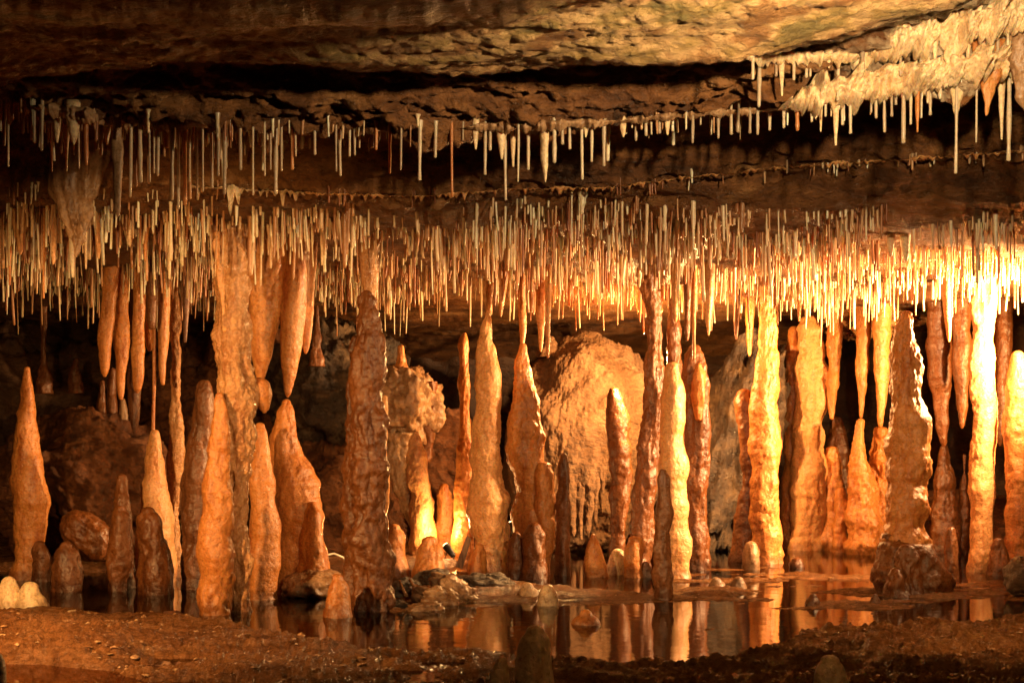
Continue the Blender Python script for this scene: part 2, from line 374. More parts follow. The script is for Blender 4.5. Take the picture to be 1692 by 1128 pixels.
h = h + 0.05 * np.clip((fr_ - 1045) / 40, 0, 1) * np.minimum(fbm(fq * np.array([2.6, 6.5, 1]) + 23, 2), 0.12)
sh = np.exp(-((fr_ - 975) / 38.0) ** 2) * np.clip((fp - 1080) / 60, 0, 1)
h = h + sh * 0.026 * fbm(fq * np.array([2.6, 12.0, 1]) + 11, 3, 0.5)
bk = np.clip((fq[:, 1] - 8.2) / 2.0, 0, 1); h = h + bk * 0.25 + bk * 0.08 * fbm(fq * 3, 3)
fq[:, 2] = h
gf = grid_faces(len(fpx), len(rY))
gobj = link_mesh('ground', fq, gf, M['mud']); gobj['kind'] = 'structure'
gbvh = BVHTree.FromPolygons([Vector(v) for v in fq.tolist()], gf)
def ground_z(X, Y):
    hh = gbvh.ray_cast(Vector((X, Y, 0.8)), Vector((0, 0, -1)))
    return hh[0].z if hh[0] else 0.0
wv = [(-6, 1.5, 0), (6, 1.5, 0), (6, 10.4, 0), (-6, 10.4, 0)]
wobj = link_mesh('pool_water', wv, [(0, 1, 2, 3)], M['water'], smooth=False); wobj['kind'] = 'structure'
# back and side rock walls close the chamber
nu, nv = 260, 60
ang = np.linspace(math.radians(-15), math.radians(195), nu)
hz_ = np.linspace(-0.4, 2.1, nv)
A_, Hh = np.meshgrid(ang, hz_)
wx = 5.4 * np.cos(A_); wy = 5.0 + 4.6 * np.sin(A_)
wq = np.stack([wx, wy, Hh], -1).reshape(-1, 3)
dd = 0.5 * fbm(wq * 0.9, 3) + 0.18 * fbm(wq * 3.2 + 5, 4, 0.6)
wq[:, 0] += dd * np.cos(A_).ravel(); wq[:, 1] += dd * np.sin(A_).ravel()
wl = link_mesh('cave_wall', wq, grid_faces(nu, nv), M['wall']); wl['kind'] = 'structure'

# ------------------------------------------------------------------ formation builder
SEED = [0]
def body(rows, Y, knob=1.0, tip='up', to_ceiling=False, to_ground=False, depth=0.95, ring=0.085, flute=0.0, step=0.008, flare=1.12):
    """turned body whose silhouette follows rows of (image row, left, right); returns verts, faces"""
    SEED[0] += 1; sd = SEED[0] * 13.7
    z = np.array([Zof(r[0], Y) for r in rows]); cx = np.array([((r[1] + r[2]) / 2 - 846) / F * Y for r in rows])
    rr = np.array([max(0.5, (r[2] - r[1]) / 2) / F * Y for r in rows])
    o = np.argsort(z); z, cx, rr = z[o], cx[o], rr[o]
    if tip in ('up', 'both') and not to_ceiling: rr[-1] = max(rr[-1], 0.62 * rr[-2]); z[-1] -= 0.3 * rr[-1]; z[-1] = max(z[-1], z[-2] + 0.002)
    if to_ceiling:
        cz = ceil_z(cx[-1], Y) + 0.04
        if cz > z[-1] + 0.01: z = np.append(z, cz); cx = np.append(cx, cx[-1]); rr = np.append(rr, rr[-1] * flare)
    if to_ground:
        gz = min(ground_z(cx[0], Y), 0) - 0.06
        if gz < z[0]: z = np.insert(z, 0, gz); cx = np.insert(cx, 0, cx[0]); rr = np.insert(rr, 0, rr[0] * 1.06)
    n_ = int(np.clip((z[-1] - z[0]) / step, 14, 220))
    zz = np.linspace(z[0], z[-1], n_)
    def smooth(a):
        v = np.interp(zz, z, a); k = max(1, int(n_ * 0.014)); 
        pad = np.pad(v, k, mode='reflect', reflect_type='odd'); ker = np.hanning(2 * k + 3)[1:-1]; ker /= ker.sum()
        return np.convolve(pad, ker, 'valid')
    cxx, rz = smooth(cx), np.maximum(np.cbrt(np.maximum(smooth(rr ** 3), 1e-9)), 0.0012)
    # round off the free end(s)
    def cap(zend, c, r, sgn):
        t = np.array([0.3, 0.55, 0.75, 0.9, 0.98])
        return zend + sgn * t * r * 0.85, np.full(5, c), r * np.sqrt(1 - t ** 2)
    if tip in ('up', 'both'):
        a, b, c = cap(zz[-1], cxx[-1], rz[-1], 1); zz = np.append(zz, a); cxx = np.append(cxx, b); rz = np.append(rz, c)
    if tip in ('down', 'both'):
        a, b, c = cap(zz[0], cxx[0], rz[0], -1); zz = np.concatenate([a[::-1], zz]); cxx = np.concatenate([b[::-1], cxx]); rz = np.concatenate([c[::-1], rz])
    ns = int(np.clip(2 * math.pi * rz.max() / 0.007, 16, 84)); th = np.linspace(0, 2 * math.pi, ns, endpoint=False)
    z0_ = np.zeros_like(zz)
    rz = rz * (1 + ring * (0.8 * perlin(np.stack([zz * 31 + sd, z0_ + 3.3, z0_ + sd], -1)) + 3.6 * perlin(np.stack([zz * 9 + sd, z0_ + 7.3, z0_ + sd], -1))))
    cxx = cxx + ring * 3.0 * rz * perlin(np.stack([zz * 8 + sd, z0_ + 1.1, z0_ + sd + 5], -1))
    if to_ground: rz = rz * (1 + 0.10 * np.exp(-np.maximum(zz - max(zz[0], -0.02), 0) / 0.03))
    T, _z = np.meshgrid(th, zz); R = np.repeat(rz[:, None], ns, 1); CX = np.repeat(cxx[:, None], ns, 1)
    R = R * (1 + 0.05 * np.sin(2 * T + sd + _z * 3) + 0.04 * np.sin(3 * T + sd * 2 - _z * 4))
    px_ = CX + R * np.cos(T); py_ = Y + depth * R * np.sin(T); pts = np.stack([px_, py_, _z], -1).reshape(-1, 3)
    k = np.minimum(1.0, R.ravel() / 0.03)
    am = np.clip(0.75 + 1.1 * perlin(pts * np.array([6, 6, 5]) + sd * 1.7), 0.2, 1.6)
    d = 1.2 * knob * k * (0.017 * fbm(pts * np.array([7, 7, 5]) + sd * 0.7, 2) + am * 0.009 * fbm(pts * np.array([18, 18, 12]) + sd, 2) + am * 0.0075 * fbm(pts * np.array([42, 42, 30]) + sd, 3, 0.6))
    if flute: d = d + flute * k * 0.010 * fbm(pts * np.array([34, 34, 4.0]) + sd, 2)
    pts[:, 0] += d * np.cos(T).ravel(); pts[:, 1] += d * np.sin(T).ravel()
    f = grid_faces(ns, len(zz), True)
    top = len(pts); pts = np.vstack([pts, [[cxx[-1], Y, zz[-1] + (0.02 * rz[-1])], [cxx[0], Y, zz[0] - 0.02 * rz[0]]]])
    L = (len(zz) - 1) * ns
    f += [(L + j, L + (j + 1) % ns, top) for j in range(ns)] + [((j + 1) % ns, j, top + 1) for j in range(ns)]
    return pts, f
def Ybase(py): return 1269.0 / (py - HZ)

def formation(name, label, cat, mat, parts, Y, group=None, **kw):
    """parts: list of (part name, rows[, options]); a single one becomes the thing's own mesh"""
    allr = parts[0][1]; low = max(allr, key=lambda r: r[0])
    base = Vector((((low[1] + low[2]) / 2 - 846) / F * Y, Y, Zof(low[0], Y)))
    if len(parts) == 1:
        pn, rows, *opt = parts[0]; k = dict(kw); k.update(opt[0] if opt else {})
        k.pop('mat', None); yy = Y + k.pop('dy', 0)
        V, f = body(rows, yy, **k); o = link_mesh(name, V, f, M[mat], base=base)
    else:
        o = empty(name, base)
        for pn, rows, *opt in parts:
            k = dict(kw); k.update(opt[0] if opt else {}); mm = k.pop('mat', mat); yy = Y + k.pop('dy', 0)
            V, f = body(rows, yy, **k)
            c = link_mesh(pn, V, f, M[mm], parent=o, base=base)
    return tag(o, label, cat, group)

G = dict(to_ground=True)
SM = 'stalagmites standing in the pool'
# --- left side
formation('stalagmite', 'tall amber stalagmite with a greenish tip at the far left', 'stalagmite', 'amber',
  [('shaft', [(608, 41, 49), (630, 36, 52), (660, 30, 60), (700, 26, 63), (740, 24, 66), (790, 20, 75), (830, 22, 78), (880, 22, 75), (955, 20, 70)])], 6.0, SM, knob=0.8, **G)
formation('stalagmite', 'squat bright cream twin-knobbed stalagmite on the mud bank at left edge', 'stalagmite', 'white',
  [('knob', [(958, 3, 27), (975, -3, 32), (1012, -12, 42)]), ('knob', [(967, 36, 61), (985, 32, 68), (1012, 24, 78)], dict(dy=-0.03))], 4.75, None, knob=0.7, to_ground=True)
formation('stalagmite', 'small amber stalagmite low in the dark pool beside the green-tipped one', 'stalagmite', 'brown',
  [('shaft', [(900, 100, 122), (915, 92, 132), (940, 88, 137), (978, 85, 140)])], 5.5, SM, **G)
formation('stalagmite', 'stumpy dark stalagmite stub touching the foot of the green-tipped one', 'stalagmite', 'brown',
  [('shaft', [(897, 60, 72), (915, 56, 82), (950, 55, 84)])], 5.9, SM, **G)
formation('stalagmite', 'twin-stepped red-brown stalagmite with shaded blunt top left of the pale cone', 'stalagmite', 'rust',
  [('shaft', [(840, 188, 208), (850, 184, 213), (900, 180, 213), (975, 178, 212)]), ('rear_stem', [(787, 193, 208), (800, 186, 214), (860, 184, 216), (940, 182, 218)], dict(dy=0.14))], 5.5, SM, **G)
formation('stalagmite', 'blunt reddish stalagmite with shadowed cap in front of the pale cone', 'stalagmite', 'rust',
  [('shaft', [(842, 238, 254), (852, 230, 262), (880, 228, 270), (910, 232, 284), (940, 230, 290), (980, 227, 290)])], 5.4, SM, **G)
formation('stalagmite', 'pale cream cone stalagmite under a thin hanging rod at left', 'stalagmite', 'cream',
  [('shaft', [(714, 249, 263), (740, 241, 269), (780, 237, 272), (800, 232, 275), (840, 228, 283), (890, 225, 286), (970, 222, 290)])], 5.9, SM, knob=0.6, **G)
formation('rod_stalactite', 'very thin long amber rod hanging down to the pale cone stalagmite', 'stalactite', 'amber',
  [('shaft', [(470, 251, 257), (560, 252, 258), (640, 252, 257), (722, 250, 255)])], 5.9, None, tip='down', to_ceiling=True, knob=0.3)
formation('column', 'narrow column with glittering white crust on its right, left of the big column', 'column', 'crust',
  [('shaft', [(480, 284, 298), (540, 281, 299), (600, 282, 299), (650, 283, 298), (700, 280, 300), (740, 278, 303), (775, 278, 300), (880, 276, 296), (960, 272, 298)])], 6.1, None, tip='none', to_ceiling=True, knob=1.3, **G)
formation('stalagmite', 'dark brown stalagmite half hidden between crusted column and orange one', 'stalagmite', 'brown',
  [('shaft', [(632, 330, 346), (660, 322, 352), (720, 312, 350), (800, 305, 350), (900, 300, 350), (985, 298, 350)])], 5.6, SM, **G)
# --- the big column pair
formation('column', 'big glittering floor-to-ceiling column left of centre with crystal crust', 'column', 'crust',
  [('shaft', [(372, 338, 414), (400, 352, 412), (450, 356, 412), (500, 357, 411), (560, 357, 415), (620, 358, 420), (650, 360, 424), (700, 364, 419), (760, 368, 415), (850, 370, 413), (950, 370, 415), (1012, 366, 417)]),
   ('side_flange', [(395, 352, 372), (440, 357, 372), (500, 362, 374), (545, 366, 376)], dict(mat='cream', dy=-0.06, to_ground=False, tip='down')),
   ('side_nub', [(632, 412, 444), (650, 414, 448), (668, 424, 443), (680, 433, 439)], dict(mat='orange', dy=0.05, to_ground=False, to_ceiling=False, tip='both', knob=0.4))],
  4.82, None, tip='none', to_ceiling=True, knob=1.7, flute=0.8, **G)
formation('stalagmite', 'smooth orange stalagmite pressed against the big glittering column', 'stalagmite', 'amber',
  [('shaft', [(652, 358, 369), (670, 351, 377), (700, 347, 381), (760, 341, 382), (850, 335, 384), (950, 331, 384), (1012, 329, 382)])], 4.72, SM, knob=1.0, **G)
formation('stalagmite', 'slim smooth pale orange stalagmite right beside the big column', 'stalagmite', 'amber',
  [('shaft', [(702, 423, 436), (720, 416, 442), (800, 414, 453), (860, 415, 459), (930, 413, 461), (985, 413, 456)])], 5.2, SM, knob=0.6, **G)
formation('stalagmite', 'broad orange stalagmite with shoulder lobe directly below a hanging carrot', 'stalagmite', 'amber',
  [('shaft', [(664, 467, 481), (680, 456, 487), (720, 449, 494), (755, 449, 501), (772, 450, 515), (800, 452, 528), (850, 455, 536), (900, 457, 540), (975, 450, 546)]),
   ('front_lobe', [(834, 506, 526), (850, 498, 534), (880, 494, 538), (975, 488, 544)], dict(dy=-0.075))], 5.45, SM, knob=0.9, **G)
formation('stalagmite', 'short wet glossy orange stalagmite standing alone in the front pool', 'stalagmite', 'orange',
  [('shaft', [(953, 549, 564), (965, 540, 576), (990, 533, 580), (1018, 530, 581)])], 4.65, SM, knob=1.0, **G)
# --- the red stalagmite
formation('stalagmite', 'tall knobbly red-brown stalagmite with blunt top just left of centre', 'stalagmite', 'rust',
  [('shaft', [(484, 599, 612), (495, 592, 620), (520, 588, 625), (560, 584, 630), (600, 583, 637), (640, 582, 638), (690, 580, 635), (740, 583, 632), (800, 582, 637), (860, 585, 640), (920, 582, 645), (980, 582, 648), (1010, 579, 646)]),
   ('rear_flank', [(560, 577, 600), (640, 573, 604), (740, 571, 610), (850, 574, 620)], dict(dy=0.12, to_ground=True))], 4.85, SM, knob=1.9, **G)
# --- centre
formation('column', 'bright cream column with bulging right side left of the boulder', 'column', 'cream',
  [('shaft', [(455, 804, 816), (500, 803, 813), (525, 800, 812), (540, 794, 815), (560, 790, 816), (600, 788, 824), (640, 787, 833), (680, 788, 830), (720, 784, 825), (760, 779, 827), (800, 777, 835), (850, 777, 838), (900, 780, 840), (950, 779, 838)])],
  6.25, None, tip='none', to_ceiling=True, knob=1.0, **G)
formation('column', 'tapering orange column with lumpy double foot before the boulder left edge', 'column', 'amber',
  [('stalactite', [(440, 856, 874), (480, 856, 870), (520, 857, 869), (560, 860, 867), (572, 861, 866)], dict(tip='down', to_ceiling=True, to_ground=False)),
   ('stalagmite', [(570, 859, 867), (600, 851, 872), (640, 846, 880), (665, 847, 893), (700, 842, 897), (740, 840, 901), (770, 843, 906), (800, 845, 910), (860, 845, 908), (950, 846, 906)]),
   ('right_lobe', [(768, 888, 906), (785, 880, 915), (820, 878, 918), (870, 884, 916), (910, 888, 913), (950, 890, 910)], dict(dy=-0.07))], 6.3, None, knob=1.1, **G)
formation('stalagmite', 'slender plain orange-brown stalagmite left of the bright bulging column', 'stalagmite', 'orange',
  [('shaft', [(552, 764, 771), (562, 759, 775), (600, 758, 775), (700, 760, 776), (725, 757, 779), (760, 754, 783), (820, 750, 786), (925, 746, 788)])], 7.0, SM, knob=0.6, **G)
formation('stalagmite', 'glaring yellow-lit stalagmite right beside the hidden floodlight', 'stalagmite', 'cream',
  [('shaft', [(717, 682, 690), (740, 677, 698), (780, 673, 708), (820, 676, 714), (870, 680, 718), (925, 680, 722)])], 7.05, SM, knob=0.8, **G)
formation('stalagmite', 'small orange stalagmite beyond the hidden floodlight and rubble', 'stalagmite', 'orange',
  [('shaft', [(803, 727, 742), (820, 720, 748), (860, 720, 750), (925, 720, 752)])], 7.3, SM, **G)
formation('stalagmite', 'thin pale strip of stalagmite peeping out behind the red-brown one', 'stalagmite', 'cream',
  [('shaft', [(655, 630, 640), (700, 628, 641), (760, 628, 640), (930, 622, 642)])], 6.4, SM, **G)
formation('stalagmite', 'rounded amber stalagmite low between red-brown one and rubble', 'stalagmite', 'amber',
  [('shaft', [(870, 641, 660), (885, 637, 667), (910, 636, 672), (955, 634, 676)])], 6.1, SM, **G)
formation('stalagmite', 'squat amber stalagmite behind the rubble with floodlight glow at its side', 'stalagmite', 'amber',
  [('shaft', [(892, 698, 722), (905, 690, 732), (930, 682, 736), (958, 674, 738)])], 5.95, SM, **G)
formation('stalagmite', 'small domed stalagmite against the left foot of the bulging column', 'stalagmite', 'amber',
  [('shaft', [(902, 782, 798), (915, 773, 805), (935, 771, 808), (952, 770, 810)])], 6.05, SM, **G)
formation('stalagmite', 'dark short stalagmite between bulging column and the domed brown one', 'stalagmite', 'brown',
  [('shaft', [(882, 845, 860), (895, 840, 866), (950, 836, 870)])], 6.05, SM, **G)
formation('stalagmite', 'domed brown stalagmite with dark cap before the double-footed column', 'stalagmite', 'rust',
  [('shaft', [(868, 874, 892), (885, 866, 899), (920, 865, 901), (952, 864, 903)])], 6.0, SM, **G)
formation('stalagmite', 'slender dim brown post right of the double-footed column', 'stalagmite', 'brown',
  [('shaft', [(752, 926, 938), (780, 920, 943), (850, 918, 943), (950, 916, 942)])], 6.2, SM, **G)
formation('stalagmite', 'short wet amber stalagmite under the boulder, alone in the pool', 'stalagmite', 'orange',
  [('shaft', [(886, 973, 987), (900, 967, 993), (920, 965, 998), (950, 965, 1001)])], 6.15, SM, **G)
formation('stalagmite', 'short glossy stalagmite with white tip in front of the cluster', 'stalagmite', 'amber',
  [('shaft', [(890, 1041, 1056), (910, 1034, 1063), (930, 1034, 1063), (952, 1033, 1063)])], 6.1, SM, **G)
formation('stalagmite', 'low dull knob just left of the white-tipped stalagmite', 'stalagmite', 'pale_dull',
  [('shaft', [(911, 1012, 1028), (925, 1005, 1036), (946, 1003, 1038)])], 6.25, SM, **G)
formation('stalagmite', 'tiny reddish knob just right of the white-tipped stalagmite', 'stalagmite', 'rust',
  [('shaft', [(930, 1062, 1072), (940, 1059, 1076), (950, 1058, 1078)])], 6.1, SM, **G)
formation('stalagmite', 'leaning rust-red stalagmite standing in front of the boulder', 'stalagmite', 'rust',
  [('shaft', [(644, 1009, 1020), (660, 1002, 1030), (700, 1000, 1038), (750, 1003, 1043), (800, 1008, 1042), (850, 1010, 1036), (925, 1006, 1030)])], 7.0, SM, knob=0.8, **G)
formation('column', 'dim brown ridged column at the left of the middle cluster', 'column', 'brown',
  [('shaft', [(450, 1060, 1090), (500, 1064, 1090), (560, 1066, 1095), (620, 1065, 1098), (680, 1062, 1095), (740, 1056, 1090), (800, 1048, 1085), (870, 1040, 1080), (945, 1034, 1078)])], 6.45, None, tip='none', to_ceiling=True, knob=1.4, flute=1.0, **G)
formation('stalagmite', 'pale cream pointed stalagmite at the front of the middle cluster', 'stalagmite', 'cream',
  [('shaft', [(602, 1107, 1117), (620, 1099, 1124), (660, 1094, 1130), (720, 1090, 1132), (780, 1090, 1136), (850, 1092, 1138), (955, 1093, 1142)])], 6.1, SM, knob=0.6, **G)
formation('stalagmite', 'dark wet post in front of the pale pointed stalagmite', 'stalagmite', 'brown',
  [('shaft', [(778, 1089, 1101), (790, 1084, 1106), (850, 1083, 1109), (920, 1081, 1111), (992, 1079, 1114)])], 5.2, SM, **G)
formation('stalagmite', 'thick red fluted stalagmite carrying a small cone at right of middle cluster', 'stalagmite', 'rust',
  [('shaft', [(575, 1140, 1156), (592, 1130, 1165), (640, 1130, 1172), (700, 1132, 1174), (760, 1130, 1173), (850, 1136, 1166), (940, 1136, 1171)]),
   ('small_cone', [(603, 1150, 1160), (620, 1144, 1165), (650, 1143, 1165), (690, 1148, 1160)], dict(dy=-0.09, to_ground=False, tip='both', mat='orange'))], 6.5, SM, knob=1.0, flute=0.9, **G)
formation('column', 'red column hidden behind the pale pointed stalagmite of the middle cluster', 'column', 'rust',
  [('shaft', [(480, 1102, 1122), (560, 1100, 1126), (640, 1098, 1130), (760, 1100, 1136), (930, 1098, 1140)])], 6.7, None, tip='none', to_ceiling=True, **G)
# --- right side
formation('column', 'orange hourglass column with dark shoulder lobe right of the middle cluster', 'column', 'amber',
  [('shaft', [(470, 1258, 1281), (520, 1256, 1281), (560, 1254, 1282), (600, 1250, 1285), (650, 1242, 1290), (700, 1238, 1291), (760, 1236, 1290), (830, 1236, 1291), (880, 1234, 1292), (930, 1235, 1293)]),
   ('shoulder', [(648, 1222, 1240), (665, 1214, 1250), (720, 1220, 1256), (800, 1224, 1258), (880, 1212, 1250), (930, 1208, 1246)], dict(dy=0.06, to_ceiling=False, tip='up', mat='rust')),
   ('front_lump', [(716, 1258, 1272), (730, 1252, 1282), (800, 1250, 1284), (930, 1246, 1288)], dict(dy=-0.05, to_ceiling=False, tip='up'))], 6.9, None, tip='none', to_ceiling=True, knob=1.0, **G)
formation('stalagmite', 'fat blunt cream stalagmite with dark left flank at the right rear', 'stalagmite', 'cream',
  [('shaft', [(528, 1330, 1350), (545, 1319, 1364), (600, 1316, 1366), (700, 1314, 1363), (760, 1312, 1363), (840, 1308, 1360), (895, 1302, 1360)]),
   ('left_flank', [(545, 1300, 1325), (600, 1297, 1330), (760, 1294, 1330), (895, 1290, 1330)], dict(dy=0.12, mat='orange')),
   ('right_lobe', [(742, 1366, 1384), (770, 1360, 1392), (810, 1358, 1398), (850, 1358, 1404), (885, 1350, 1406)], dict(dy=0.0, mat='amber'))], 7.8, SM, knob=1.3, **G)
formation('stalagmite', 'pear-shaped small orange stalagmite leaning on the fat blunt one', 'stalagmite', 'amber',
  [('shaft', [(808, 1385, 1394), (825, 1379, 1402), (845, 1378, 1404), (880, 1376, 1400)])], 7.6, SM, **G)
formation('stalactite', 'spindle stalactite hanging right beside the fat blunt stalagmite', 'stalactite', 'amber',
  [('shaft', [(550, 1368, 1392), (600, 1368, 1388), (650, 1368, 1382), (690, 1371, 1378)])], 7.7, None, tip='down', to_ceiling=True, knob=0.8)
formation('stalagmite', 'dark rust stalagmite below the spindle stalactite', 'stalagmite', 'rust',
  [('shaft', [(692, 1376, 1388), (720, 1370, 1400), (800, 1366, 1404), (890, 1366, 1408)])], 8.0, SM, **G)
formation('stalactite', 'carrot stalactite hanging tip to tip over a small stalagmite', 'stalactite', 'amber',
  [('shaft', [(550, 1416, 1440), (600, 1415, 1437), (650, 1418, 1430), (690, 1421, 1425)])], 7.6, None, tip='down', to_ceiling=True, knob=0.6)
formation('stalactite', 'thick carrot stalactite next to the big knobbly stalagmite at right', 'stalactite', 'amber',
  [('shaft', [(540, 1443, 1471), (600, 1443, 1470), (660, 1447, 1464), (704, 1452, 1457)])], 7.5, None, tip='down', to_ceiling=True, knob=0.6)
formation('stalagmite', 'lumpy orange twin-peaked stalagmite below two carrot stalactites', 'stalagmite', 'amber',
  [('peak', [(695, 1418, 1426), (720, 1409, 1431), (760, 1404, 1434), (800, 1402, 1444), (880, 1396, 1460)]),
   ('peak', [(708, 1449, 1460), (735, 1440, 1466), (780, 1436, 1470), (880, 1420, 1474)], dict(dy=0.08, knob=2.2))], 7.5, SM, knob=1.9, **G)
formation('stalagmite', 'big knobbly orange stalagmite on a spreading lobed foot at right', 'stalagmite', 'amber',
  [('shaft', [(518, 1489, 1503), (540, 1479, 1512), (600, 1475, 1518), (660, 1474, 1525), (700, 1471, 1530), (760, 1467, 1533), (800, 1466, 1530), (850, 1463, 1534), (900, 1460, 1540), (978, 1456, 1545)]),
   ('foot', [(886, 1462, 1505), (895, 1456, 1528), (920, 1455, 1548), (950, 1453, 1558), (980, 1450, 1564)], dict(dy=-0.02, knob=1.8, mat='rust')),
   ('foot_lobe', [(905, 1488, 1508), (920, 1480, 1516), (980, 1474, 1524)], dict(dy=-0.16, mat='rust')),
   ('foot_lobe', [(942, 1472, 1488), (955, 1466, 1498), (982, 1463, 1502)], dict(dy=-0.20, mat='rust'))], 5.5, SM, knob=1.7, **G)
formation('column', 'smooth floodlit white-hot column near the right edge', 'column', 'cream',
  [('shaft', [(430, 1598, 1652), (500, 1607, 1645), (560, 1608, 1641), (620, 1606, 1641), (660, 1606, 1648), (700, 1605, 1646), (800, 1604, 1641), (900, 1600, 1640), (945, 1598, 1638)])], 6.4, None, tip='none', to_ceiling=True, knob=0.7, **G)
formation('stalagmite', 'pale stalagmite cut by the right edge of the picture', 'stalagmite', 'amber',
  [('shaft', [(585, 1672, 1694), (620, 1668, 1700), (720, 1659, 1706), (820, 1661, 1708), (880, 1663, 1708), (945, 1664, 1710)])], 6.3, SM, knob=0.9, **G)
formation('stalagmite', 'small leaning dull stalagmite right of the lobed foot', 'stalagmite', 'brown',
  [('shaft', [(874, 1567, 1577), (890, 1561, 1584), (920, 1559, 1585), (955, 1557, 1585)])], 6.0, SM, **G)
formation('stalagmite', 'low brown cone between the floodlit column and the picture edge', 'stalagmite', 'brown',
  [('shaft', [(892, 1644, 1657), (910, 1638, 1664), (952, 1632, 1668)])], 6.2, SM, **G)
formation('stalagmite', 'tiny wet whitish stub at the foot of the hourglass column', 'stalagmite', 'grey',
  [('shaft', [(898, 1233, 1249), (912, 1229, 1252), (942, 1227, 1253)])], 6.5, SM, knob=0.8, **G)
formation('stalagmite', 'tiny red stump right of the hourglass column in the pool', 'stalagmite', 'rust',
  [('shaft', [(924, 1309, 1324), (932, 1305, 1327), (943, 1304, 1328)])], 6.6, SM, **G)
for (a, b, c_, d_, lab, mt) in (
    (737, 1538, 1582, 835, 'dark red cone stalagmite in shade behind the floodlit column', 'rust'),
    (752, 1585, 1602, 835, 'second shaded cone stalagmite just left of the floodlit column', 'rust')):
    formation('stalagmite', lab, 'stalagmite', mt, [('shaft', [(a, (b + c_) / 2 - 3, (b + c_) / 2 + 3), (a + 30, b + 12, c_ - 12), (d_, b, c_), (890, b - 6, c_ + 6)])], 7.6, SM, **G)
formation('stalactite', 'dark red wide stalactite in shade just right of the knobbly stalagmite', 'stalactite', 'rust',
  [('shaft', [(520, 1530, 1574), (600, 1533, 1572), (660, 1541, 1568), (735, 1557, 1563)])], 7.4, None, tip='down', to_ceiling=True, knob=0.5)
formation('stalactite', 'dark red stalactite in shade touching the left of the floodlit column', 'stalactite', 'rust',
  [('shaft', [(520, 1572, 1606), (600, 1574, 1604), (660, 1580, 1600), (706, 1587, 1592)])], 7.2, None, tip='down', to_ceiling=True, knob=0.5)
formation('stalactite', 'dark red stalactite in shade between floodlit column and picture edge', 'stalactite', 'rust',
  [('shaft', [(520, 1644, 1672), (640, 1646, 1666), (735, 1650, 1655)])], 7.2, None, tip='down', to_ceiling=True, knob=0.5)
# --- floor knobs
for (rows, Y, lab, mt) in (
    ([(957, 1176, 1190), (965, 1170, 1195), (978, 1168, 1196)], 5.6, 'small wet grey knob in the pool right of the dark post', 'grey'),
    ([(956, 1214, 1226), (965, 1206, 1232), (978, 1202, 1236)], 5.6, 'low wet knob next to the small grey knob in the pool', 'grey'),
    ([(984, 1338, 1350), (992, 1332, 1355), (1004, 1330, 1357)], 5.0, 'dark little knob alone in the right-hand pool', 'brown'),
    ([(983, 1442, 1450), (990, 1438, 1454), (998, 1436, 1456)], 5.05, 'tiny dark knob in the pool before the lobed foot', 'brown'),
    ([(1012, 958, 978), (1020, 950, 985), (1032, 944, 990)], 4.45, 'glossy round knob at the waterline in centre foreground', 'amber'),
    ([(967, 862, 882), (975, 856, 888), (988, 852, 892)], 5.3, 'rounded dull knob on the mud below the double-footed column', 'pale_dull'),
    ([(970, 897, 914), (982, 890, 920), (1002, 884, 926)], 5.0, 'taller rounded dull knob on the mud right of its neighbour', 'pale_dull'),
    ([(1040, 874, 896), (1055, 861, 909), (1080, 856, 912), (1200, 850, 916)], 2.95, 'dim grey blunt stalagmite close to the camera at bottom centre', 'pale_dull'),
    ([(1088, 821, 836), (1105, 814, 841), (1200, 804, 850)], 2.9, 'small dim pointed stalagmite left of the close grey one', 'pale_dull'),
    ([(1088, 1360, 1382), (1105, 1352, 1392), (1200, 1344, 1402)], 2.9, 'small dim blunt stalagmite at the bottom right foreground', 'pale_dull'),
    ([(1082, -12, 2), (1100, -16, 7), (1200, -20, 10)], 2.9, 'sliver of a wet pale stalagmite at the bottom left corner', 'pale_dull')):
    formation('stalagmite', lab, 'stalagmite', mt, [('shaft', rows)], Y, 'small knobs on the cave floor', knob=0.7, **G)
# --- rear left
for (rows, Y, lab, mt) in (
    ([(480, 67, 77), (560, 68, 76), (605, 67, 78), (622, 63, 82), (650, 58, 88)], 7.6, 'thin dim column on the rear slope above the green-tipped stalagmite', 'brown'),
    ):
    formation('column', lab, 'column', mt, [('shaft', rows)], Y, None, tip='none', to_ceiling=True)
for (rows, Y, lab, mt) in (
    ([(594, 121, 130), (610, 116, 132), (650, 112, 136)], 7.7, 'dim little stalagmite on the dark slope at left rear', 'brown'),
    ([(630, 165, 173), (660, 162, 176), (700, 158, 180)], 7.3, 'rust-red stubby stalagmite on the slope beneath the stalactite bunch', 'rust'),
    ([(610, 182, 190), (650, 178, 193), (702, 175, 197)], 7.2, 'taller rust-red stalagmite on the slope beneath the stalactite bunch', 'rust'),
    ([(660, 199, 206), (690, 196, 211), (710, 194, 214)], 7.2, 'grey stub stalagmite on the slope right of the rust-red pair', 'grey'),
    ([(505, 521, 527), (550, 519, 528), (575, 514, 530), (605, 508, 536)], 7.0, 'thin-necked dim stalagmite on grey rock left of the red-brown one', 'brown'),
    ([(572, 660, 666), (590, 655, 670), (615, 650, 674), (640, 646, 678)], 7.2, 'small cone stalagmite on top of the grey lumpy rock', 'amber'),
    ([(570, 1108, 1118), (600, 1102, 1126), (760, 1100, 1130)], 6.9, 'rust stalagmite tip behind the pale pointed stalagmite', 'rust')):
    formation('stalagmite', lab, 'stalagmite', mt, [('shaft', rows)], Y, 'small stalagmites on rear rocks')

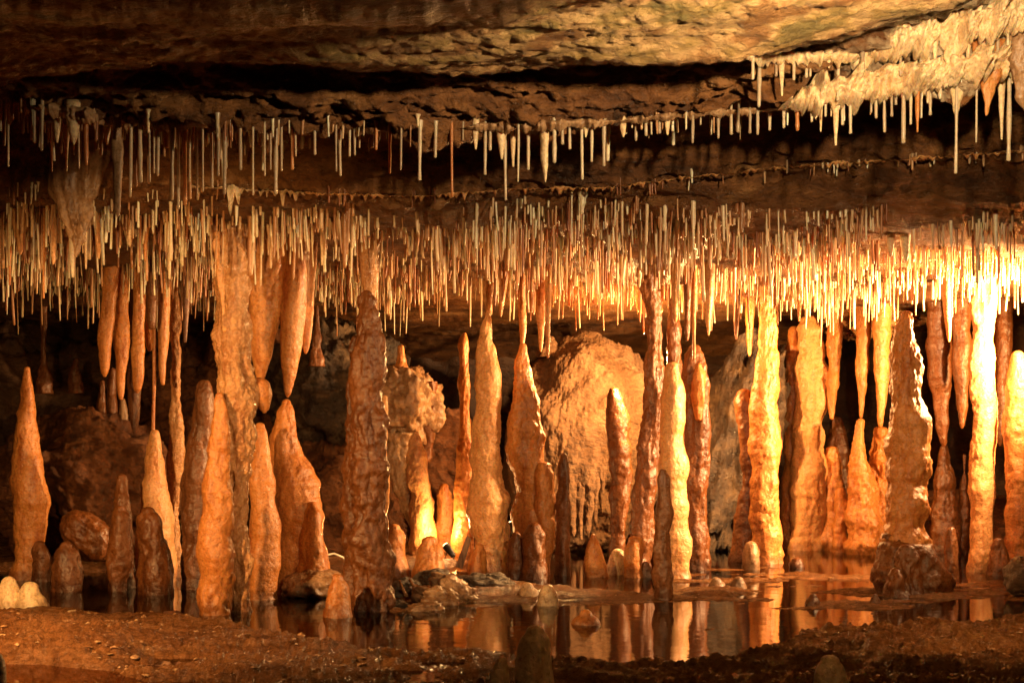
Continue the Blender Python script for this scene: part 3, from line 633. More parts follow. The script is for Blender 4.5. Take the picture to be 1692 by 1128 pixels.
# ------------------------------------------------------------------ big hanging stalactites
ST = 'carrot stalactites hanging from the low ceiling'
for (rows, Y, lab, mt) in (
    ([(400, 404, 480), (450, 408, 477), (500, 411, 471), (560, 414, 456), (600, 420, 445), (630, 428, 434)], 5.25, 'largest smooth orange carrot stalactite, right of the big column', 'orange'),
    ([(440, 466, 512), (520, 462, 505), (580, 465, 497), (630, 468, 485), (655, 473, 477)], 5.25, 'long orange carrot stalactite nearly touching the stalagmite below', 'orange'),
    ([(450, 500, 522), (540, 500, 516), (583, 503, 507)], 5.3, 'short orange stalactite right of the two large carrots', 'orange'),
    ([(460, 170, 195), (550, 163, 187), (600, 165, 182), (620, 170, 176)], 6.1, 'leftmost carrot of the bunch over the rear slope', 'amber'),
    ([(465, 188, 213), (560, 188, 214), (620, 192, 208), (658, 197, 203)], 6.2, 'second carrot from left in the bunch over the rear slope', 'orange'),
    ([(450, 221, 240), (580, 217, 240), (620, 220, 237), (648, 225, 229)], 6.0, 'bright-tipped carrot in the middle of the left bunch', 'amber'),
    ([(420, 244, 262), (520, 242, 260), (540, 246, 256)], 5.8, 'dark red blunt stalactite at the front of the left bunch', 'rust'),
    ([(465, 262, 281), (560, 261, 279), (600, 262, 274), (634, 266, 272)], 5.9, 'yellow carrot next to the crusted narrow column', 'amber'),
    ([(470, 240, 256), (550, 240, 255), (577, 244, 251)], 6.1, 'small pale carrot tip behind the dark red blunt one', 'amber'),
    ([(560, 206, 236), (650, 211, 232), (700, 216, 228), (716, 220, 224)], 6.5, 'low dim brown carrot below the left bunch', 'brown'),
    ([(430, 297, 319), (480, 300, 316), (520, 302, 312), (564, 303, 308)], 5.8, 'thin rust-red stalactite between crusted and big columns', 'rust'),
    ([(400, 592, 630), (430, 592, 628), (470, 598, 624), (500, 606, 618)], 5.3, 'pale fluted stalactite cluster right above the red-brown stalagmite', 'crust'),
    ([(440, 819, 842), (470, 820, 838), (505, 824, 832), (522, 826, 829)], 6.1, 'short orange carrot right of the bulging column top', 'orange'),
    ([(455, 870, 886), (490, 873, 882), (515, 876, 879)], 6.1, 'small carrot beside the tapering orange column', 'orange'),
    ([(450, 884, 908), (500, 885, 904), (540, 889, 899), (580, 892, 895)], 6.2, 'drop-shaped orange carrot over the boulder left side', 'orange'),
    ([(460, 900, 912), (540, 901, 909), (590, 904, 907)], 6.1, 'slim pale stalactite hanging before the boulder', 'cream'),
    ([(450, 1108, 1124), (500, 1109, 1122), (531, 1114, 1118)], 5.9, 'bright cream stalactite above the pale pointed stalagmite', 'cream'),
    ([(430, 1141, 1153), (520, 1142, 1150), (592, 1145, 1149)], 6.0, 'long slim amber stalactite over the red fluted stalagmite', 'amber'),
    ([(425, 1161, 1183), (490, 1163, 1180), (530, 1166, 1175), (553, 1169, 1172)], 5.9, 'glowing cream carrot right of the middle cluster', 'cream'),
    ([(480, 1130, 1142), (540, 1131, 1140), (562, 1134, 1137)], 6.2, 'rust-red stalactite beside the long slim amber one', 'rust'),
    ([(500, 1212, 1224), (540, 1213, 1220), (560, 1215, 1218)], 6.8, 'rust-red small stalactite in the dark gap left of the hourglass column', 'rust'),
    ([(530, 1233, 1246), (560, 1234, 1243), (587, 1237, 1240)], 7.2, 'orange small stalactite touching the hourglass column neck', 'orange'),
    ([(440, 1316, 1328), (500, 1317, 1324), (530, 1319, 1322)], 6.7, 'amber slim stalactite above the fat blunt stalagmite', 'amber'),
    ([(440, 1556, 1576), (500, 1559, 1573), (563, 1566, 1570)], 6.1, 'bright yellow carrot left of the floodlit column', 'cream'),
    ([(360, 1485, 1506), (400, 1488, 1504), (430, 1494, 1500)], 5.2, 'bright yellow drapery tip above the knobbly stalagmite', 'white'),
    ([(365, 1462, 1480), (395, 1465, 1478), (422, 1469, 1474)], 5.2, 'glowing stub stalactite left of the bright yellow drapery tip', 'white')):
    formation('stalactite', lab, 'stalactite', mt, [('shaft', rows)], Y, ST, tip='down', to_ceiling=True, knob=0.5, ring=0.04)
for (px, a, b, hw, mt, lab) in (
    (34, 330, 420, 13, 'cream', 'pale broad drip of the left fringe, nearest the left edge'),
    (55, 350, 443, 4, 'straw_pale', 'pale thin drip right of the broad one at left edge'),
    (88, 345, 436, 8, 'cream', 'cream tapered drip above the dark left slope'),
    (118, 350, 440, 8, 'amber', 'brown tapered drip under the grey drapery'),
    (163, 345, 427, 9, 'cream', 'cream drip just right of the grey drapery tip'),
    (214, 335, 407, 14, 'white', 'stubby bright drip below the long pale carrot at left'),
    (240, 345, 430, 7, 'orange', 'rust-orange drip right of the stubby bright drip'),
    (16, 330, 470, 5, 'amber', 'long amber drip at the extreme left of the fringe'),
    (72, 330, 492, 4, 'amber', 'longest amber drip over the green-tipped stalagmite')):
    rows = [(a, px - hw, px + hw), (a + 0.45 * (b - a), px - hw * 0.85, px + hw * 0.8), (a + 0.8 * (b - a), px - hw * 0.45, px + hw * 0.4), (b, px - 1.5, px + 1.5)]
    formation('stalactite', lab, 'stalactite', mt, [('shaft', rows)], 4.75, 'pale drips of the left fringe', tip='down', to_ceiling=True, knob=0.6)
formation('drapery', 'grey flowstone drapery tapering down from the ledge at far left', 'drapery', 'grey',
  [('curtain', [(205, 82, 200), (250, 78, 190), (290, 84, 172), (330, 92, 152), (370, 105, 142), (405, 118, 132), (424, 123, 127)])], 4.3, None, tip='down', to_ceiling=True, knob=2.2, depth=0.5, flute=1.5)

# ------------------------------------------------------------------ straws
def straw_geo(X, Y, ztop, zbot, r, bend=0.0, taper=0.75, ns=8, flare=0.15):
    L = ztop - zbot; nr = 7
    t = np.concatenate([np.linspace(0, 1, nr), [1.0]])
    rad = np.concatenate([r * (1 - (1 - taper) * np.linspace(0, 1, nr)), [0.25 * r]])
    rad[:nr] *= 1 + 0.16 * RNG.normal(size=nr).clip(-1, 1)
    rad[0] *= 1.2 + flare
    zz = ztop - L * t; zz[-1] -= 0.4 * r
    bx = bend * L * t * (0.4 + 0.6 * t); by = 0.3 * bend * L * t
    th = np.linspace(0, 2 * math.pi, ns, endpoint=False)
    V = np.stack([X + bx[:, None] + rad[:, None] * np.cos(th), Y + by[:, None] + rad[:, None] * np.sin(th), np.repeat(zz[:, None], ns, 1)], -1).reshape(-1, 3)
    f = grid_faces(ns, len(t), True); f.append(tuple(range(len(V) - ns, len(V))))
    return V, f
ORD = ['first', 'second', 'third', 'fourth', 'fifth', 'sixth', 'seventh', 'eighth', 'ninth', 'tenth', 'eleventh', 'twelfth', 'thirteenth', 'fourteenth',
       'fifteenth', 'sixteenth', 'seventeenth', 'eighteenth', 'nineteenth', 'twentieth', 'twenty-first', 'twenty-second', 'twenty-third', 'twenty-fourth',
       'twenty-fifth', 'twenty-sixth', 'twenty-seventh', 'twenty-eighth', 'twenty-ninth', 'thirtieth', 'thirty-first', 'thirty-second', 'thirty-third', 'thirty-fourth', 'thirty-fifth', 'thirty-sixth']
# straws and drips under the lips of the upper ledge, as (column, top row, tip row, half width, colour)
LIP = [(2,170,216,2,0),(8,165,240,3,0),(38,178,220,3,0),(57,180,235,3,0),(70,166,248,3,0),(14,190,275,2,0),(94,195,235,6,0),(122,196,238,13,0),(110,215,282,5,0),(130,205,278,2,0),
 (142,205,272,4,1),(177,200,238,7,0),(160,205,246,3,0),(166,205,255,4,0),(217,210,325,3,0),(231,210,300,4,0),(247,212,300,2,0),(255,212,286,2,0),(262,212,290,3,0),
 (285,212,330,4,0),(295,212,345,3,0),(305,212,338,4,1),(314,212,300,2,0),(325,212,330,2,0),(335,212,316,2,0),(349,212,310,3,0),(361,212,290,3,0),(372,212,320,4,0),(397,214,280,3,0),
 (418,214,322,2,0),(437,214,290,2,0),(447,214,280,2,0),(456,214,320,4,0),(465,214,282,2,0),(483,214,280,3,1),(488,216,258,2,0),(520,214,255,3,0),(555,215,283,2,0),(561,215,290,3,0),
 (578,215,258,2,0),(586,215,256,2,0),(622,216,247,3,1),(644,216,286,3,1),(663,216,280,2,0),(694,214,297,3.5,0),(720,215,260,3,0),(746,216,325,2.6,1),(765,216,232,2,0),(786,216,246,5,0),
 (802,216,288,3,0),(810,216,248,3,0),(829,216,262,8,0),(834,216,330,3,0),(848,216,275,5,0),(857,216,300,2,0),(873,215,280,3,0),(901,213,300,11,0),(916,210,268,4,0),(929,212,238,3,0),
 (941,211,246,3,0),(961,208,296,3,0),(968,207,226,6,0),(978,207,267,3,0),(998,204,274,3.5,0),(1030,202,226,7,0),(1051,202,232,3,0),(1067,201,224,3,0),(1076,200,222,2,0),(1090,198,220,3,0),
 (1103,196,222,5,0),(1145,193,236,3,0),(1158,193,206,2,0),(1175,192,222,3,0),(1187,191,228,3,0),(1208,190,222,3,0),(1220,189,218,3,0),(1240,188,220,3,0),(1252,187,222,3,0),(1272,184,215,3,0),
 (1295,180,211,3,0),(1317,176,215,4,1),(1341,172,201,3,0),(1356,150,217,5,0),(1364,166,192,3,0),(1381,164,240,5,0),(1392,164,206,3,0),(1405,162,220,3,0),(1440,156,186,2,0),(1447,150,195,3,0),
 (1461,148,218,3,0),(1473,150,192,3,0),(1480,150,173,3,0),(1493,148,236,4,0),(1505,146,205,3,0),(1516,146,218,5,1),(1523,144,195,2,0),(1537,140,190,3,0),(1554,136,163,4,0),(1581,134,286,3,0),
 (1614,130,235,2,0),(1655,120,230,6,0),(1668,118,265,4,0)]
UP = [(1244,98,131,3,0),(1255,104,176,4,0),(1283,100,126,3,0),(1292,100,158,5,0),(1312,100,132,3,0),(1333,92,128,3,0),(1339,94,126,3,0),(1370,88,112,7,0),(1385,120,166,3,0),(1488,84,125,3,0),
 (1514,86,124,3,0),(1523,86,116,4,0),(1545,76,106,5,0),(1564,66,98,5,0),(1586,86,117,3,0),(1600,66,110,6,0),(1640,56,107,4,0),(1665,26,75,3,0),(1649,66,96,3,0),(1425,96,116,4,0)]
def lip_zone(px, up):
    if up: return 'right-hand ledge\'s upper tier'
    for hi, t in ((150, 'the ledge above the grey drapery'), (345, 'the ledge left of the big column'), (600, 'the ledge above the big column'), (760, 'the ledge left of centre'),
                  (1010, 'the ledge at centre'), (1290, 'the ledge right of centre'), (1480, 'right-hand ledge\'s left half'), (1800, 'right-hand ledge\'s right half')):
        if px < hi: return t
zone_n = {}
def put_straw(name, V, f, mat, label, group, base):
    o = link_mesh(name, V, f, M[mat], base=base); return tag(o, label, 'soda straw', group)
N_IND = 0
for up, tab in ((0, LIP), (1, UP)):
    for (px, a, b, hw, rust) in sorted(tab):
        hpt = ceil_at(px, a - 4)
        Y = hpt.y if hpt else 3.65
        Y = min(Y, 3.72) if up == 0 else min(Y, 3.55)
        if up == 0 and px < 600: Y += 0.02 * random.random()
        X = (px - 846) / F * Y; zb = Zof(b, Y); zt = max(Zof(a - 6, Y), min(ceil_z(X, Y), Zof(a, Y) + 0.25)) + 0.015
        r = hw / F * Y
        z_ = lip_zone(px, up); zone_n[z_] = zone_n.get(z_, 0) + 1
        lenw = 'short' if b - a < 45 else ('long' if b - a > 85 else 'medium-length')
        if hw > 4.5:
            rows = [(a - 4, px - hw, px + hw), (a + 0.35 * (b - a), px - hw * 0.8, px + hw * 0.75), (a + 0.75 * (b - a), px - hw * 0.42, px + hw * 0.4), (b, px - 1.5, px + 1.5)]
            V, f = body(rows, Y, knob=0.7, tip='down', to_ceiling=True, flare=1.15)
            o = link_mesh('stalactite', V, f, M['white' if not rust else 'orange'], base=(X, Y, zt))
            tag(o, ('rusty' if rust else 'pale') + ' tapered drip, %s piece from left under %s' % (ORD[zone_n[z_] - 1], z_), 'stalactite', 'drips under the upper ledge')
        else:
            V, f = straw_geo(X, Y, zt, zb, r, random.uniform(-0.015, 0.015), 0.8, 12)
            put_straw('soda_straw', V, f, 'straw_rust' if rust else 'straw_pale',
                      ('rusty' if rust else 'pale') + ' %s soda straw, %s piece from left under %s' % (lenw, ORD[zone_n[z_] - 1], z_), 'straws under the upper ledge', (X, Y, zt)); N_IND += 1
def curtain(px0, px1, rise, drop, thick, mat, label, seed, tab=None, lift=0.0, ymax=3.74):
    nu_ = int((px1 - px0) / 2.2); nv_ = 26
    pxs = np.linspace(px0, px1, nu_); edge = np.interp(pxs, upx, tab if tab is not None else D) + lift
    q1 = perlin(np.stack([pxs * 0.045 + seed, pxs * 0, pxs * 0 + seed], -1)); q2 = perlin(np.stack([pxs * 0.14 + seed, pxs * 0 + 4, pxs * 0], -1)); q3 = perlin(np.stack([pxs * 0.34 + seed, pxs * 0 + 9, pxs * 0], -1))
    sc = np.clip(0.35 + 1.1 * q1 + 0.9 * np.maximum(q2, -0.1) + 0.35 * q3, 0.05, 1.4)
    fade = np.clip(np.minimum(pxs - px0, px1 - pxs) / (0.12 * (px1 - px0)), 0, 1)
    bot = edge + drop * sc * fade; top = edge - rise * (0.6 + 0.8 * np.clip(q1 + 0.5, 0, 1)) * fade
    hy = []
    for p_, e_ in zip(pxs, edge):
        h_ = ceil_at(p_, e_ - 6); hy.append(min(h_.y, ymax) if h_ else ymax - 0.08)
    hy = np.convolve(np.pad(hy, 6, mode='edge'), np.ones(13) / 13, 'valid')
    t = np.linspace(0, 1, nv_); rowsV = []
    if ymax > 4:
        rg = np.clip(0.15 + 2.2 * perlin(np.stack([pxs * 0.022 + seed, pxs * 0 + 2, pxs * 0], -1)) + 0.8 * q2 + 0.5 * q3, 0.0, 1.3)
        mid_ = edge + 1.5 * q2 * rise; top = mid_ - rise * rg; bot = mid_ + (bot - edge) * rg + 0.3; sc = sc * rg
    for side in (-1, 1):
        tt_ = t if side < 0 else t[::-1][1:]
        for v in tt_:
            py_ = top + (bot - top) * v
            prof = math.sin(math.pi * min(1, (0.12 + 0.88 * v)) ** 0.8) ** 0.6 if v < 1 else 0.0
            pp = np.stack([pxs * 0.05, py_ * 0.02 + 0 * pxs, 0 * pxs + seed + side], -1)
            th_ = thick * prof * (0.35 + 0.9 * sc / 1.4) * (1 + 1.3 * perlin(pp * 1.6) + 0.6 * perlin(pp * 4) + 0.3 * perlin(pp * 9))
            yy = hy + side * th_ * (1.0 if side < 0 else 0.5) - 0.01
            rowsV.append(np.stack([(pxs - 846) / F * hy, yy, EYE + (HZ - py_) / F * hy], -1))
    V = np.concatenate(rowsV); f = grid_faces(nu_, len(rowsV))
    o = link_mesh('flowstone_crust', V, f, M[mat], base=V[nu_ // 2]); return tag(o, label, 'flowstone', 'flowstone crusts on the upper ledge')
curtain(1285, 1760, 36, 30, 0.11, 'white', 'lumpy pale flowstone crust along the lower edge of the right-hand ledge', 3.0)
curtain(1232, 1420, 10, 20, 0.035, 'white', 'small pale crust on the upper tier of the right-hand ledge', 11.0, tab=D * 0 + 100)
curtain(1430, 1760, 34, 40, 0.11, 'white', 'bulging white flowstone mass at the top of the right-hand ledge', 17.0, tab=np.interp(upx, [1440, 1560, 1692, 1760], [96, 66, 40, 20]))
curtain(770, 1020, 8, 14, 0.03, 'grey', 'grey drip crust under the middle of the upper ledge', 23.0)
curtain(1020, 1285, 6, 9, 0.025, 'grey', 'thin grey drip crust right of the middle of the upper ledge', 29.0)
curtain(60, 345, 16, 20, 0.04, 'grey', 'grey dripping crust under the left part of the upper ledge', 37.0)
curtain(318, 505, 6, 46, 0.05, 'white', 'white glowing crust with short drips on the low ceiling edge over the big column', 41.0, tab=Fl, ymax=4.46)
curtain(505, 1135, 5, 16, 0.03, 'cream', 'thin pale crust along the low ceiling edge over the centre', 43.0, tab=Fl, ymax=4.44)
curtain(1120, 1740, 7, 7, 0.03, 'cream', 'thin pale crust line on the dark shelf at right above the low fringe', 47.0, tab=Fl, ymax=4.44)
# special large drips of the right-hand ledge
for (rows, lab, mt) in (
    ([(212, 186, 204), (260, 186, 203), (320, 188, 200), (357, 193, 196)], 'long pale carrot hanging from the ledge, left of the big column', 'grey'),
    ([(96, 1400, 1446), (120, 1402, 1436), (145, 1408, 1424), (165, 1412, 1416)], 'yellowish drapery lobe under the right-hand ledge', 'white'),
    ([(110, 1560, 1606), (140, 1570, 1598), (165, 1574, 1588), (188, 1577, 1582)], 'white funnel-shaped drip near the right end of the ledge', 'white'),
    ([(70, 1600, 1672), (110, 1612, 1660), (140, 1622, 1646), (170, 1626, 1636), (190, 1628, 1632)], 'rusty wide drapery ending in a drip at the ledge right end', 'orange'),
    ([(60, 1660, 1720), (110, 1664, 1720), (150, 1676, 1716), (180, 1690, 1706)], 'rounded pale drapery cut by the right edge of the picture', 'grey'),
    ([(60, 1555, 1600), (90, 1558, 1590), (102, 1562, 1574)], 'bulbous cream drip above the funnel-shaped one', 'white')):
    hpt = ceil_at((rows[0][1] + rows[0][2]) / 2, rows[0][0]); Y = min(hpt.y, 3.68) if hpt else 3.6
    formation('stalactite', lab, 'stalactite', mt, [('shaft', rows)], Y, 'large drips of the upper ledge', tip='down', to_ceiling=True, knob=1.3, depth=0.7, flare=1.2)

# the dense straw fringe under the low ceiling
cand = []
tries = 0
while len(cand) < 5200 and tries < 60000:
    tries += 1
    Y = 4.40 + (7.0 - 4.40) * random.random() ** 0.95
    px = random.uniform(-160, 1850); X = (px - 846) / F * Y
    cl_ = perlin(np.array([[X * 2.2, Y * 2.2, 0.3]]))[0] + 0.4 * perlin(np.array([[X * 6, Y * 6, 4.3]]))[0]
    if random.random() > 0.42 + 2.0 * cl_: continue
    if Y < 4.45 + 0.22 * min(1, max(0, (px - 1150) / 450)) + 0.1 * random.random(): continue
    zc = ceil_z(X, Y)
    if zc > 1.7: continue
    L = max(0.03, random.gammavariate(1.7, 0.042) * (1 + 0.5 * cl_))
    L = min(L, 0.25) * (0.9 if Y < 5.0 else 1.0)
    r = random.uniform(0.0024, 0.0060) * (1.0 + (random.random() < 0.10) * 0.8)
    if random.random() < 0.045: r *= random.uniform(1.7, 2.8); L = min(L * 1.2, 0.3)
    cand.append((L * r / Y ** 2, X, Y, zc, L, r, px))
cand.sort(reverse=True)
LAND = [(60, 'over the left edge'), (150, 'over the green-tipped stalagmite'), (240, 'over the left stalactite bunch'), (330, 'over the crusted narrow column'), (420, 'round the big column head'),
        (500, 'over the two large carrots'), (570, 'right of the large carrots'), (660, 'over the red-brown stalagmite'), (760, 'left of the bulging column'), (850, 'over the bulging column'),
        (930, 'over the tapering orange column'), (1010, 'over the boulder middle'), (1080, 'over the boulder right edge'), (1150, 'over the middle cluster'), (1230, 'over the gap right of the cluster'),
        (1310, 'over the hourglass column'), (1390, 'over the fat blunt stalagmite'), (1460, 'over the two small carrots'), (1540, 'over the knobbly stalagmite'), (1660, 'round the floodlit column head'), (9999, 'at the right edge')]
inframe = [c for c in cand if -5 < c[6] < 1697]
ind = set(id(c) for c in inframe[:300 - N_IND])
cells = {}
for c in cand:
    if id(c) in ind:
        px = c[6]; z_ = next(t for hi, t in LAND if px < hi); row = 'front' if c[2] < 4.75 else 'inner'
        cells.setdefault((z_, row), []).append(c)
sv, sf, off = [], [], 0
for (z_, row), lst in cells.items():
    lst.sort(key=lambda c: -c[4])
    for k, (_, X, Y, zc, L, r, px) in enumerate(lst):
        V, f = straw_geo(X, Y, zc + 0.02, zc - L, r, random.gauss(0, 0.025), random.uniform(0.6, 1.0) if r < 0.0085 else 0.3, 12)
        rank = 'longest' if k == 0 else ORD[k] + ' longest'
        put_straw('soda_straw', V, f, 'straw', '%s soda straw of the %s low fringe %s' % (rank, row, z_), 'soda straws of the low fringe', (X, Y, zc))
for c in cand:
    if id(c) in ind: continue
    _, X, Y, zc, L, r, px = c
    V, f = straw_geo(X, Y, zc + 0.02, zc - L, r, random.gauss(0, 0.025), random.uniform(0.55, 1.0) if r < 0.0085 else 0.3, 7)
    sv.append(V); sf += [tuple(i + off for i in q_) for q_ in f]; off += len(V)
for k in range(300):
    px = random.uniform(-60, 1750)
    if perlin(np.array([[px * 0.02, 1.7, 0.2]]))[0] < -0.05: continue
    if random.random() < 0.55: hp = ceil_at(px, float(np.interp(px, upx, D)) - random.uniform(0, 14)); L0 = 0.028
    else: hp = ceil_at(px, float(np.interp(px, upx, Fl)) - random.uniform(-4, 8)); L0 = 0.018
    if not hp: continue
    L = L0 * random.uniform(0.4, 2.2); r = random.uniform(0.003, 0.007)
    V, f = straw_geo(hp.x, hp.y, hp.z + 0.02, hp.z - L, r, random.gauss(0, 0.03), 0.55, 7, 0.3)
    sv.append(V); sf += [tuple(i + off for i in q_) for q_ in f]; off += len(V)
for k in range(420):
    left = random.random() < 0.72
    px = random.uniform(-40, 500) if left else random.uniform(500, 1250); Y = random.uniform(3.74, 4.22); X = (px - 846) / F * Y
    if perlin(np.array([[px * 0.016, Y * 2.0, 5.2]]))[0] < (-0.15 if left else 0.1): continue
    zc = ceil_z(X, Y)
    L = zc - (EYE + (HZ - float(np.interp(px, upx, D))) / F * Y) + random.gammavariate(1.8, 0.03 if left else 0.02); L = min(L, 0.32)
    V, f = straw_geo(X, Y, zc + 0.02, zc - L, random.uniform(0.003, 0.0065), random.gauss(0, 0.02), random.uniform(0.5, 0.95), 8)
    sv.append(V); sf += [tuple(i + off for i in q_) for q_ in f]; off += len(V)
fo = link_mesh('straw_fringe', np.vstack(sv), sf, M['straw']); fo['kind'] = 'stuff'
tag(fo, 'dense fringe of thin cream soda straws covering the low ceiling', 'soda straws')

# ------------------------------------------------------------------ boulders and rubble
def lump(cx, cy, Y, hw, hh, dp, amp=0.18, freq=1.0, res=90, seed=0.0, tilt=0.0, fine=0.05, power=0.95, grain=0.0):
    """displaced ellipsoid: centre pixel, depth, half width / height in pixels, half depth in metres"""
    c = P(cx, cy, Y); a = hw / F * Y; b = hh / F * Y
    nu, nv = res, res // 2
    U, Vv = np.meshgrid(np.linspace(0, 2 * math.pi, nu, endpoint=False), np.linspace(0.02, math.pi - 0.02, nv))
    d = np.stack([np.sin(Vv) * np.cos(U), np.sin(Vv) * np.sin(U), np.cos(Vv)], -1).reshape(-1, 3)
    s = 1 + amp * fbm(d * 1.6 * freq + seed, 3) * 1.6 + fine * fbm(d * 9 * freq + seed, 4, 0.6)
    # flatten into facets a little
    d2 = np.sign(d) * np.abs(d) ** power
    q = d2 * s[:, None] * np.array([a, dp, b])
    m_ = min(a, b)
    rg = 1 - 2 * np.abs(fbm(q / m_ * 1.1 + seed * 1.3, 3)); q = q + d * (m_ * (0.16 * rg * (fine > 0.045) + 0.5 * fine * fbm(q / m_ * 5 + seed, 3, 0.65)))[:, None]
    if grain: q = q + d * (grain * fbm(q * 55 + 3, 3, 0.7))[:, None]
    ct, st = math.cos(tilt), math.sin(tilt)
    x = q[:, 0] * ct - q[:, 2] * st; z = q[:, 0] * st + q[:, 2] * ct
    q = np.stack([x + c.x, q[:, 1] + c.y, z + c.z], -1)
    f = grid_faces(nu, nv, True)
    f.append(tuple(range(nu))[::-1]); f.append(tuple(range((nv - 1) * nu, nv * nu)))
    return q, f, c
def boulder(name, label, cat, mat, *a, group=None, **k):
    q, f, c = lump(*a, **k); o = link_mesh(name, q, f, M[mat], base=c); return tag(o, label, cat, group)
# main boulder: body with knobs on top and hanging drips at its foot
q, f, c = lump(962, 742, 7.9, 122, 178, 0.46, amp=0.12, freq=1.3, res=360, seed=4.0, fine=0.012, power=0.86, grain=0.013, tilt=-0.18)
bo = empty('boulder', c); tag(bo, 'large pale sandy-textured boulder with dripstone skirt at centre rear', 'boulder')
link_mesh('rock_body', q, f, M['boulder'], parent=bo, base=c)
for (rows, dy) in (([(560, 902, 918), (572, 894, 924), (590, 886, 932)], -0.1), ([(556, 964, 990), (572, 952, 1004)], -0.05)):
    V, f = body(rows, 7.9 + dy, tip='up'); link_mesh('top_knob', V, f, M['boulder'], parent=bo, base=c)
for (x, a, b, w) in ((936, 770, 860, 5), (948, 760, 885, 7), (960, 780, 890, 5), (972, 765, 880, 8), (984, 780, 862, 5), (995, 770, 845, 6), (926, 790, 850, 4)):
    V, f = body([(a, x - w * 2, x + w * 2), (a + 0.4 * (b - a), x - w, x + w), (b, x - 2, x + 2)], 7.50, tip='down', knob=1.5); link_mesh('drip', V, f, M['boulder'], parent=bo, base=c)
boulder('boulder', 'dark striated boulder in shade behind the red fluted stalagmite', 'boulder', 'shaded_rock', 1205, 760, 7.9, 62, 190, 0.35, amp=0.22, freq=1.3, seed=9.0, tilt=-0.25, res=140, fine=0.10)
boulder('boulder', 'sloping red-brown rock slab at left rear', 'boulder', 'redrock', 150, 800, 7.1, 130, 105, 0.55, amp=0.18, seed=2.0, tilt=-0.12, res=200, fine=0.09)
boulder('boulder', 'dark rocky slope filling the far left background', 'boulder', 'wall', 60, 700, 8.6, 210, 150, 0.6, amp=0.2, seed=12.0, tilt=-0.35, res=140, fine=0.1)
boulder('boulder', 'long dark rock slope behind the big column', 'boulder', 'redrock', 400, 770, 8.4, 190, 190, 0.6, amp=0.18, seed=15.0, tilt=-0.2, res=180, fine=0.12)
boulder('boulder', 'grey craggy rock left of the red-brown stalagmite', 'boulder', 'shaded_rock', 560, 640, 7.6, 95, 100, 0.35, amp=0.25, seed=21.0, tilt=-0.3, res=140, fine=0.12)
boulder('boulder', 'dark lower rock under the grey craggy one', 'boulder', 'redrock', 560, 850, 7.5, 100, 110, 0.4, amp=0.2, seed=25.0, res=140, fine=0.1)
# grey lumpy flowstone rock with an overhang and a pale tongue running down
q, f, c = lump(668, 672, 7.3, 56, 62, 0.25, amp=0.26, freq=1.3, seed=31.0, res=130, fine=0.07)
gr = empty('flowstone_rock', c); tag(gr, 'grey lumpy flowstone rock with pale tongue right of the red-brown stalagmite', 'rock')
link_mesh('head', q, f, M['grey'], parent=gr, base=c)
for (rows, mm, dy) in (([(715, 640, 676), (750, 640, 676), (790, 644, 680), (830, 656, 692), (870, 676, 706), (900, 688, 712)], 'grey', -0.1),
                       ([(630, 702, 722), (660, 704, 723), (700, 700, 716), (760, 698, 710)], 'rust', -0.02)):
    V, f = body(rows, 7.25 + dy, knob=2.2, tip='down'); link_mesh('tongue', V, f, M[mm], parent=gr, base=c)
boulder('boulder', 'shaded brown rock slab behind the slender stalagmite', 'boulder', 'redrock', 745, 770, 8.0, 60, 110, 0.3, amp=0.2, seed=36.0, tilt=0.5, res=100)
boulder('boulder', 'mound of brown rock behind the fat blunt stalagmite', 'boulder', 'redrock', 1420, 895, 8.1, 110, 60, 0.4, amp=0.16, seed=41.0, res=120)
boulder('boulder', 'sloping reddish bank at right rear under the dark red cones', 'boulder', 'redrock', 1600, 900, 8.1, 150, 75, 0.5, amp=0.16, seed=43.0, res=120)
boulder('crusted_rock', 'white curly crust rock hanging above the two small carrots', 'rock', 'crust', 1440, 528, 8.0, 70, 26, 0.22, amp=0.3, freq=1.6, seed=47.0, res=130, fine=0.18)
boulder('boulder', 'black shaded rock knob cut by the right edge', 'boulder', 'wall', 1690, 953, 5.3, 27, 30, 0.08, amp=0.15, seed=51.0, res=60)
boulder('flowstone_bulb', 'fat leaning bulb of flowstone between green-tipped and twin-stepped stalagmites', 'stalagmite', 'rust', 145, 884, 5.75, 46, 30, 0.09, amp=0.12, seed=55.0, tilt=-0.75, res=80)
boulder('flowstone_bulb', 'low dark apron stone at the foot of the broad orange stalagmite', 'rock', 'grey', 520, 968, 5.35, 50, 26, 0.14, amp=0.15, seed=57.0, res=80)
RB = 'rubble on the mud at centre left'
for (cx, cy, Y, hw, hh, dp, tl, mt, lab) in (
    (722, 992, 5.05, 40, 20, 0.08, -0.3, 'grey', 'pale angular rubble stone nearest the red-brown stalagmite'),
    (752, 978, 5.15, 42, 20, 0.07, -0.5, 'grey', 'pale slanting rubble stone on the right of the heap'),
    (715, 955, 5.5, 28, 14, 0.06, 0.1, 'darkrock', 'dark flat rubble stone on top of the heap'),
    (668, 978, 5.2, 26, 20, 0.06, 0.2, 'darkrock', 'dark rubble stone at the heap left end'),
    (800, 962, 5.6, 46, 14, 0.09, 0.0, 'darkrock', 'flat dark stone behind the heap at its right'),
    (655, 1002, 4.95, 20, 9, 0.05, 0.0, 'darkrock', 'small dark stone touching the red-brown stalagmite foot'),
    (118, 1014, 4.66, 9, 6, 0.02, 0.0, 'white', 'pale pebble on the left mud bank'),
    (286, 1014, 4.66, 14, 5, 0.03, 0.0, 'redrock', 'reddish flat pebble on the left mud bank'),
    (700, 1006, 4.85, 30, 10, 0.06, 0.1, 'grey', 'low pale stone at the waterline of the heap')):
    boulder('rubble_stone', lab, 'stone', mt, cx, cy, Y, hw, hh, dp, amp=0.3, seed=cx * 0.37, tilt=tl, res=60, fine=0.14, group=RB)
